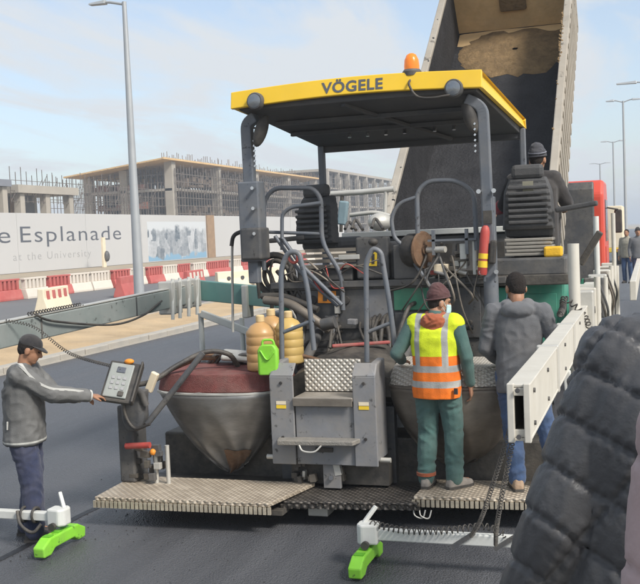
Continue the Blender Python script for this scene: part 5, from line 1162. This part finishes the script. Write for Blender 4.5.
    if hat:
        mb = MB()
        if hatstyle == 'beanie':
            mb.ell(h((0, -.015, .055)), (.088*s, .105*s, .095*s), hrot()); mb.ell(h((0, -.03, .10)), (.07*s, .08*s, .07*s), hrot()); me = remesh(mb, .007, 2)
            cut = [f for f in me.polygons]
            bm = bmesh.new(); bm.from_mesh(me); pn = HM@V3((0, -.28, 1)).normalized(); geom = bm.verts[:]+bm.edges[:]+bm.faces[:]; bmesh.ops.bisect_plane(bm, geom=geom, plane_co=h((0, -.015, .035)), plane_no=pn, clear_inner=True); bm.to_mesh(me); bm.free()
            wrinkle(me, .006, 14, 2); ho = put('beanie', me, hat, t)
            rg = [h((.0865*math.cos(2*math.pi*k/24), -.018+.104*math.sin(2*math.pi*k/24), .036+.28*.108*math.sin(2*math.pi*k/24))) for k in range(24)]
            MB().tube(rg, .007*s, 8, True).build('rolled_edge', hat, ho, smooth=60)
        else:
            mb.ell(h((0, -.012, .052)), (.083*s, .102*s, .078*s), hrot()); me = remesh(mb, .007, 1)
            bm = bmesh.new(); bm.from_mesh(me); bmesh.ops.bisect_plane(bm, geom=bm.verts[:]+bm.edges[:]+bm.faces[:], plane_co=h((0, 0, .042)), plane_no=HM@V3((0, -.1, 1)), clear_inner=True); bm.to_mesh(me); bm.free(); ho = put('cap', me, hat, t)
            pk = MB(); n_ = 9; up, lo = [], []
            for r0_, zz in ((.0, 0), (.075, -.012)):
                pass
            outer = [h((.075*math.sin(R(-75+150*k/n_)), .075+.07*math.cos(R(-75+150*k/n_)), .045-.018*math.cos(R(-75+150*k/n_)))) for k in range(n_+1)]; inner = [h((.08*math.sin(R(-75+150*k/n_)), .0+.085*math.cos(R(-75+150*k/n_)), .05)) for k in range(n_+1)]
            pk.add(outer+inner, [(k, k+1, n_+2+k, n_+1+k) for k in range(n_)]); po = pk.build('peak', hat, ho, smooth=60); po.modifiers.new('t', 'SOLIDIFY').thickness = .006
    if hair:
        mb = MB(); mb.ell(h((0, -.012, .031)), (.080*s, .1*s, .0965*s), hrot()); mb.ell(h((0, -.042, -.005)), (.064*s, .064*s, .07*s), hrot()); me = remesh(mb, .005, 1)
        bm = bmesh.new(); bm.from_mesh(me); bmesh.ops.bisect_plane(bm, geom=bm.verts[:]+bm.edges[:]+bm.faces[:], plane_co=h((0, .03, .03)), plane_no=HM@V3((0, -.85, .5)), clear_inner=True); bm.to_mesh(me); bm.free(); wrinkle(me, .003, 70, 2); put('hair', me, hair, t)
    if mask:
        mb = MB(); rings = []
        for k in range(7):
            z = -.105+.095*k/6; rings.append([h(((.062+.004*math.sin(k))*math.sin(a), .036+.066*math.cos(a)*(1+.15*math.sin(math.pi*k/6)), z)) for a in [R(-80+160*i/12) for i in range(13)]])
        v = [p for r_ in rings for p in r_]; mo = MB().add(v, [(j*13+i, j*13+i+1, (j+1)*13+i+1, (j+1)*13+i) for j in range(6) for i in range(12)]).build('face_mask', mask, t, smooth=60); mo.modifiers.new('t', 'SOLIDIFY').thickness = .004
        for e in (-1, 1):
            MB().tube([h((.062*e, .045, -.03)), h((.078*e, .0, .02)), h((.082*e, -.02, .0)), h((.076*e, .0, -.035)), h((.06*e, .045, -.075))], .0025, 5).build('mask_loop', mask, mo)
    return t, P

m_skin = mat('brown_skin', (.33, .17, .10), .55, 0, .08, 12, .06, 80)
m_skin2 = mat('tanned_skin', (.40, .22, .14), .55, 0, .08, 12, .06, 80)
def cloth(name, c, var=.15, r=.9, **k): return mat(name, c, r, 0, var, 5, .25, 160, .18, (.3, .27, .23), .2, sheen=.15, **k)
m_beanie = cloth('maroon_knit', (.07, .022, .026)); m_navy = cloth('navy_twill', (.02, .03, .075)); m_greenw = cloth('green_workwear', (.055, .125, .115)); m_jeans = cloth('blue_denim', (.035, .075, .165), .3)
m_hood = cloth('charcoal_fleece', (.12, .125, .135)); m_blackc = cloth('black_cloth', (.018, .018, .022)); m_orangec = cloth('rust_orange_fleece', (.36, .09, .035)); m_boot = mat('tan_boot', (.33, .22, .14), .8, 0, .2, 12, .2, 60, .4)
m_bootg = mat('grey_trainer', (.22, .2, .18), .75, 0, .35, 20, .2, 60, .3); m_dshoe = mat('dark_shoe', (.03, .028, .027), .6, 0, .2, 12, .1); m_mask = mat('pale_blue_mask', (.42, .58, .6), .8, 0, .05, 8, .05)
m_hair = mat('black_hair', (.022, .016, .013), .75, 0, .5, 60, .8, 220)

def zband(name, base_fn):
    """cloth dyed in bands along the wearer's own height and width"""
    m, t, b = newmat(name); L = t.links.new
    tcn = N(t, 'ShaderNodeTexCoord'); sp = N(t, 'ShaderNodeSeparateXYZ'); L(tcn.outputs['Object'], sp.inputs[0])
    def cmp(sock, lo, hi):
        a = N(t, 'ShaderNodeMath', operation='GREATER_THAN'); L(sock, a.inputs[0]); a.inputs[1].default_value = lo
        c = N(t, 'ShaderNodeMath', operation='LESS_THAN'); L(sock, c.inputs[0]); c.inputs[1].default_value = hi
        d = N(t, 'ShaderNodeMath', operation='MULTIPLY'); L(a.outputs[0], d.inputs[0]); L(c.outputs[0], d.inputs[1]); return d.outputs[0]
    def mixc(fac, a, col):
        n = N(t, 'ShaderNodeMixRGB'); L(fac, n.inputs[0]); 
        if isinstance(a, tuple): n.inputs[1].default_value = (*a, 1)
        else: L(a, n.inputs[1])
        n.inputs[2].default_value = (*col, 1); return n.outputs[0]
    def mul(a, c):
        n = N(t, 'ShaderNodeMath', operation='MULTIPLY'); L(a, n.inputs[0]); L(c, n.inputs[1]); return n.outputs[0]
    ab = N(t, 'ShaderNodeMath', operation='ABSOLUTE'); L(sp.outputs[0], ab.inputs[0])
    c = base_fn(sp, ab.outputs[0], cmp, mixc, mul)
    n1 = N(t, 'ShaderNodeTexNoise'); n1.inputs['Scale'].default_value = 7; n1.inputs['Detail'].default_value = 6; L(tcn.outputs['Object'], n1.inputs['Vector'])
    r_ = N(t, 'ShaderNodeMapRange'); r_.inputs[1].default_value = .3; r_.inputs[2].default_value = .7; r_.inputs[3].default_value = .62; r_.inputs[4].default_value = 1.08; L(n1.outputs[0], r_.inputs[0])
    mu = N(t, 'ShaderNodeMixRGB', blend_type='MULTIPLY'); mu.inputs[0].default_value = 1; L(c, mu.inputs[1]); L(r_.outputs[0], mu.inputs[2]); L(mu.outputs[0], b.inputs['Base Color']); b.inputs['Roughness'].default_value = .8
    n2 = N(t, 'ShaderNodeTexNoise'); n2.inputs['Scale'].default_value = 150; L(tcn.outputs['Object'], n2.inputs['Vector']); bp = N(t, 'ShaderNodeBump'); bp.inputs['Strength'].default_value = .2; bp.inputs['Distance'].default_value = .02; L(n2.outputs[0], bp.inputs['Height']); L(bp.outputs[0], b.inputs['Normal'])
    return m
silver = (.42, .42, .40)
def vest_fn(sp, ab, cmp, mixc, mul):
    z = sp.outputs[2]
    c = mixc(cmp(z, 0, 1.135), (.72, .84, .02), (.92, .20, .015))
    c = mixc(mul(cmp(ab, .095, .145), cmp(z, 1.0, 2)), c, silver)
    c = mixc(cmp(z, 1.00, 1.055), c, silver); return mixc(cmp(z, .87, .925), c, silver)
m_vest = zband('hi_vis_vest_fabric', vest_fn)
def jk_fn(sp, ab, cmp, mixc, mul):
    z = sp.outputs[2]
    c = mixc(cmp(z, 0, .835), (.155, .155, .15), (.075, .075, .075)); c = mixc(cmp(z, .80, .815), c, (.5, .5, .46)); return mixc(cmp(z, .845, .86), c, (.5, .5, .46))
m_jk = zband('grey_track_jacket', jk_fn)

# operator at the left with the hand console
rz_ = R(-68)
t, P = figure('man in grey striped jacket and black cap working the hand console on the left', (-5.026, 7.129, 0.000), rz_,
    {'head': (0, .085, 1.60), 'neck': (0, .03, 1.455), 'chest': (0, .015, 1.27), 'shR': (.19, .03, 1.405), 'elR': (.15, .28, 1.24), 'wrR': (-.015, .55, 1.185), 'shL': (-.19, .03, 1.405), 'elL': (-.22, .22, 1.18), 'wrL': (-.14, .44, 1.16),
     'anL': (-.12, -.05, .09), 'anR': (.10, .06, .09), 'knR': (.11, .06, .5), 'knL': (-.11, .02, .5)},
    1.0, (0, -24), m_skin, m_jk, m_navy, m_dshoe, .82, True, hat=m_blackc, hatstyle='cap', hair=m_hair, legfat=1.22, fat=1.22, sleeve=1.1, hands={'R': {'n': (-.3, .2, -1), 'curl': .45, 't': -1}, 'L': {'n': (.3, 0, -1), 'curl': .6}}, mname='jacket')
# pale stripe along the sleeve and pale cuffs
m_pale = cloth('off_white_stripe', (.5, .5, .47))
for S_ in 'R':
    a, e_, w_ = P['sh'+S_], P['el'+S_], P['wr'+S_]
    pts = spline([a+V3((-.05, -.02, .098)), a+V3((.04, .03, .094)), a.lerp(e_, .5)+V3((.055, -.01, .072)), e_+V3((.055, -.01, .064)), e_.lerp(w_, .5)+V3((.045, .0, .054)), e_.lerp(w_, .85)+V3((.035, .0, .044))], 6); mb = MB(); rings = []
    for i, p in enumerate(pts):
        d = pts[min(i+1, len(pts)-1)]-pts[max(i-1, 0)]; _, sx_, up_ = frame(d); rings.append([p-sx_*.019-up_*.012, p+sx_*.019-up_*.014, p+sx_*.017+up_*.004, p-sx_*.017+up_*.004])
    mb.loft(rings).build('sleeve_stripe', m_pale, t, smooth=50)
for S_ in 'LR':
    d = (P['wr'+S_]-P['el'+S_]).normalized(); c0 = P['wr'+S_]-d*.035
    for k, mm_ in ((0, m_pale), (1, m_blackc), (2, m_pale)): MB().lathe([(.03, -.009), (.05, -.009), (.05, .009), (.03, .009)], c0+d*.019*k, d, 16).build('cuff_band', mm_, t, smooth=50)
MB().box((.17, -.075, 1.0), (.012, .07, .07), (0, .1, .9)).build('sleeve_patch', m_pale, t, bevel=.004)

# worker in the hi-vis vest on the screed footboard
t, P = figure('worker in yellow and orange hi-vis vest and maroon beanie standing on the footboard', (-1.735, 8.30, .272), R(-6),
    {'head': (.035, .035, 1.60), 'neck': (.01, 0, 1.455), 'elL': (-.33, -.07, 1.17), 'wrL': (-.36, .14, 1.075), 'elR': (.27, -.01, 1.14), 'wrR': (.275, .08, .88), 'anL': (-.115, -.03, .09), 'anR': (.13, .0, .09), 'knR': (.12, .05, .5)},
    .985, (-52, -10), m_skin2, m_greenw, m_greenw, m_bootg, .80, False, vest=m_vest, hat=m_beanie, mask=m_mask, hair=m_hair, legfat=1.12, fat=1.02, feet={'R': (.5, .8, 0), 'L': (-.1, 1, 0)}, hands={'L': {'n': (0, -.2, -1), 'curl': .25, 'd': (-.25, .9, -.1)}, 'R': {'curl': .6}})
mb = MB(); nk = P['neck']
mb.ell(nk+V3((0, -.07, -.02)), (.115, .07, .085), (.5, 0, 0)); mb.ell(nk+V3((-.07, -.01, .015)), (.045, .08, .05), (.3, 0, .3)); mb.ell(nk+V3((.07, -.01, .015)), (.045, .08, .05), (.3, 0, -.3)); mb.ell(nk+V3((0, .03, .03)), (.09, .08, .035)); mb.ell(nk+V3((0, -.09, -.09)), (.07, .045, .07), (.2, 0, 0))
me = remesh(mb, .008, 2); wrinkle(me, .012, 12, 4); put('orange_hood', me, m_orangec, t)
MB().lathe([(.05, -.014), (.083, -.014), (.084, .014), (.05, .014)], P['anL']+V3((0, .0, .03)), (0, 0, 1), 20).build('ankle_band', m_orangec, t, smooth=50)
MB().box(V3((.20, -.12, .845)), (.03, .02, .05)).build('pocket_tag', m_blackc, t)

# worker in charcoal hoodie
t, P = figure('worker in charcoal hoodie and blue jeans seen from behind at the silver beam', (-1.045, 8.34, .272), R(4),
    {'head': (-.01, .04, 1.60), 'chest': (0, .01, 1.27), 'elL': (-.26, -.0, 1.13), 'wrL': (-.19, .22, 1.0), 'elR': (.30, .0, 1.13), 'wrR': (.22, .22, 1.05), 'hiR': (.1, 0, .92), 'knR': (.19, .05, .5), 'anR': (.27, .05, .09), 'anL': (-.04, -.02, .09), 'knL': (-.07, .03, .5)},
    1.05, (22, -12), m_skin, m_hood, m_jeans, m_boot, .78, True, mask=m_mask, hair=m_hair, fat=.98, sleeve=1.0, feet={'L': (-.2, 1, 0), 'R': (.3, 1, 0)})

# seated driver on the right seat
t, P = figure('driver in black jacket and striped dark beanie seated on the right seat', (-1.06, 10.03, 1.96), R(0),
    {'pelvis': (0, .08, .60), 'chest': (-.01, .06, .86), 'neck': (-.02, .09, 1.0), 'head': (.03, .12, 1.15), 'shL': (-.2, .09, .955), 'shR': (.18, .08, .955), 'elL': (-.33, .22, .72), 'wrL': (-.42, .38, .68), 'elR': (.29, .2, .72), 'wrR': (.27, .42, .68),
     'hiL': (-.1, .1, .60), 'hiR': (.1, .1, .60), 'knL': (-.14, .5, .64), 'knR': (.14, .5, .64), 'anL': (-.14, .40, .29), 'anR': (.14, .40, .29)},
    1.0, (-14, -10), m_skin, m_blackc, m_blackc, m_dshoe, .5, True, hat=cloth('dark_blue_knit', (.03, .035, .05)), hair=m_hair, vox=.01, fat=1.2, wr=.7)
MB().tube([P['head']+V3((.087*math.cos(2*math.pi*k/24), -.02+.104*math.sin(2*math.pi*k/24), .075+.02*math.sin(2*math.pi*k/24))) for k in range(24)], .005, 6, True).build('beanie_stripe', mat('grey_knit', (.22, .23, .27), .9), t, smooth=60)
MB().cap(P['elL'].lerp(P['wrL'], .3), .075, P['elL'].lerp(P['wrL'], .8), .062).build('red_sleeve_band', cloth('red_white_fabric', (.35, .04, .06), .5), t, smooth=60)

# onlookers in padded jackets, right foreground
def padded(name, c, r=.5): return mat(name, c, r, 0, .14, 5, .10, 120, .12, (.2, .2, .2), .35)
def quilt(me, P, L_, amp, ph=0.):
    """diamond quilting pressed into the shell: two crossing families of slanting seams"""
    me.update(); ns = [v.normal.copy() for v in me.vertices]
    for v, n_ in zip(me.vertices, ns):
        p = v.co
        wob = .010*noise.noise(p*4+V3((ph, 0, 0)))+.003*noise.noise(p*13)
        def seam(x, L): q_ = (x/L+ph) % 1.0; return min(q_, 1-q_)*L
        e1 = (p.x*.58+p.y*.30+p.z*.80)+wob; e2 = (-p.x*.74+p.y*.32+p.z*.62)+wob
        d1 = seam(e1, L_); d2 = seam(e2, L_*2.3); dd = min(d1, d2*1.15); vv, hgt = e2, e1
        groove = math.exp(-(dd/.0065)**2); pil = min(1, dd/(L_*.40))**.55
        cr = 1-abs(noise.noise(p*13+V3((0, ph, 3))))*2.4; c2 = 1-abs(noise.noise(V3((p.x*34, p.y*34, p.z*15))))*2
        along = vv if d1 < d2*1.15 else hgt
        puck = math.sin(along*2*math.pi/.026+4*noise.noise(p*18))*math.exp(-(dd/.026)**2)*.0018
        v.co = p+n_*(puck+amp*(pil-.6)-.0075*groove+.0016*cr*(.4+groove)+.0022*c2*(.3+1.3*math.exp(-(dd/.03)**2)))
t, P = figure('onlooker in a black quilted puffer jacket at the right edge, nearest the camera', (.15, 2.06, .742), R(4),
    {'pelvis': (-.08, 0, .95), 'chest': (-.03, 0, 1.28), 'shL': (-.19, 0, 1.40), 'elL': (-.315, -.04, 1.11), 'wrL': (-.43, .03, .82), 'shR': (.2, 0, 1.40), 'elR': (.3, -.02, 1.12), 'wrR': (.26, .2, .98)},
    1.02, (-20, 0), m_skin2, padded('black_nylon_shell', (.058, .059, .063), .40), m_navy, m_dshoe, .62, False, hair=m_hair, fat=1.36, sleeve=1.1, vox=.0055, wr=0, mname='puffer_jacket')
quilt(P['_j'], P, .098, .0068, .15)
t, P = figure('second onlooker whose dusty mauve padded sleeve shows at the right edge', (.262, 1.5, .742), R(-6),
    {'shL': (-.19, 0, 1.40), 'elL': (-.235, -.01, 1.17), 'wrL': (-.06, .2, 1.04), 'elR': (.27, -.02, 1.12), 'wrR': (.1, .22, 1.06)},
    1.0, (-15, 0), m_skin2, padded('mauve_nylon_shell', (.36, .27, .27), .6), m_navy, m_dshoe, .7, False, hair=m_hair, fat=1.2, sleeve=1.15, vox=.008, wr=.4, mname='padded_jacket')
quilt(P['_j'], P, .14, .006, .4)

# people down the road
figure('distant person in pale clothes standing right of the cream lorry', (-0.681, 34.000, 0.503), R(160), None, 1.0, (0, 0), m_skin, cloth('pale_khaki', (.3, .28, .22)), m_jeans, m_dshoe, vox=.018, hair=m_hair, wr=.5, group='people down the road')
figure('distant person in dark clothes at the right edge of the picture', (-0.331, 33.000, 0.489), R(190), None, 1.02, (0, 0), m_skin, m_hood, m_navy, m_dshoe, vox=.018, hat=m_blackc, wr=.5, group='people down the road')

# ---------------------------------------------------------------- air
hzm = bpy.data.materials.new('dusty_air'); hzm.use_nodes = True; ht = hzm.node_tree; ht.nodes.clear()
ho_ = ht.nodes.new('ShaderNodeOutputMaterial'); hv = ht.nodes.new('ShaderNodeVolumePrincipled'); hv.inputs['Color'].default_value = (.80, .88, .98, 1); hv.inputs['Density'].default_value = .0010; hv.inputs['Anisotropy'].default_value = .0
ht.links.new(hv.outputs[0], ho_.inputs['Volume'])
MB().mm(-2600, 2600, -400, 5100, -1.2, 32).build('haze', hzm, kind='stuff')
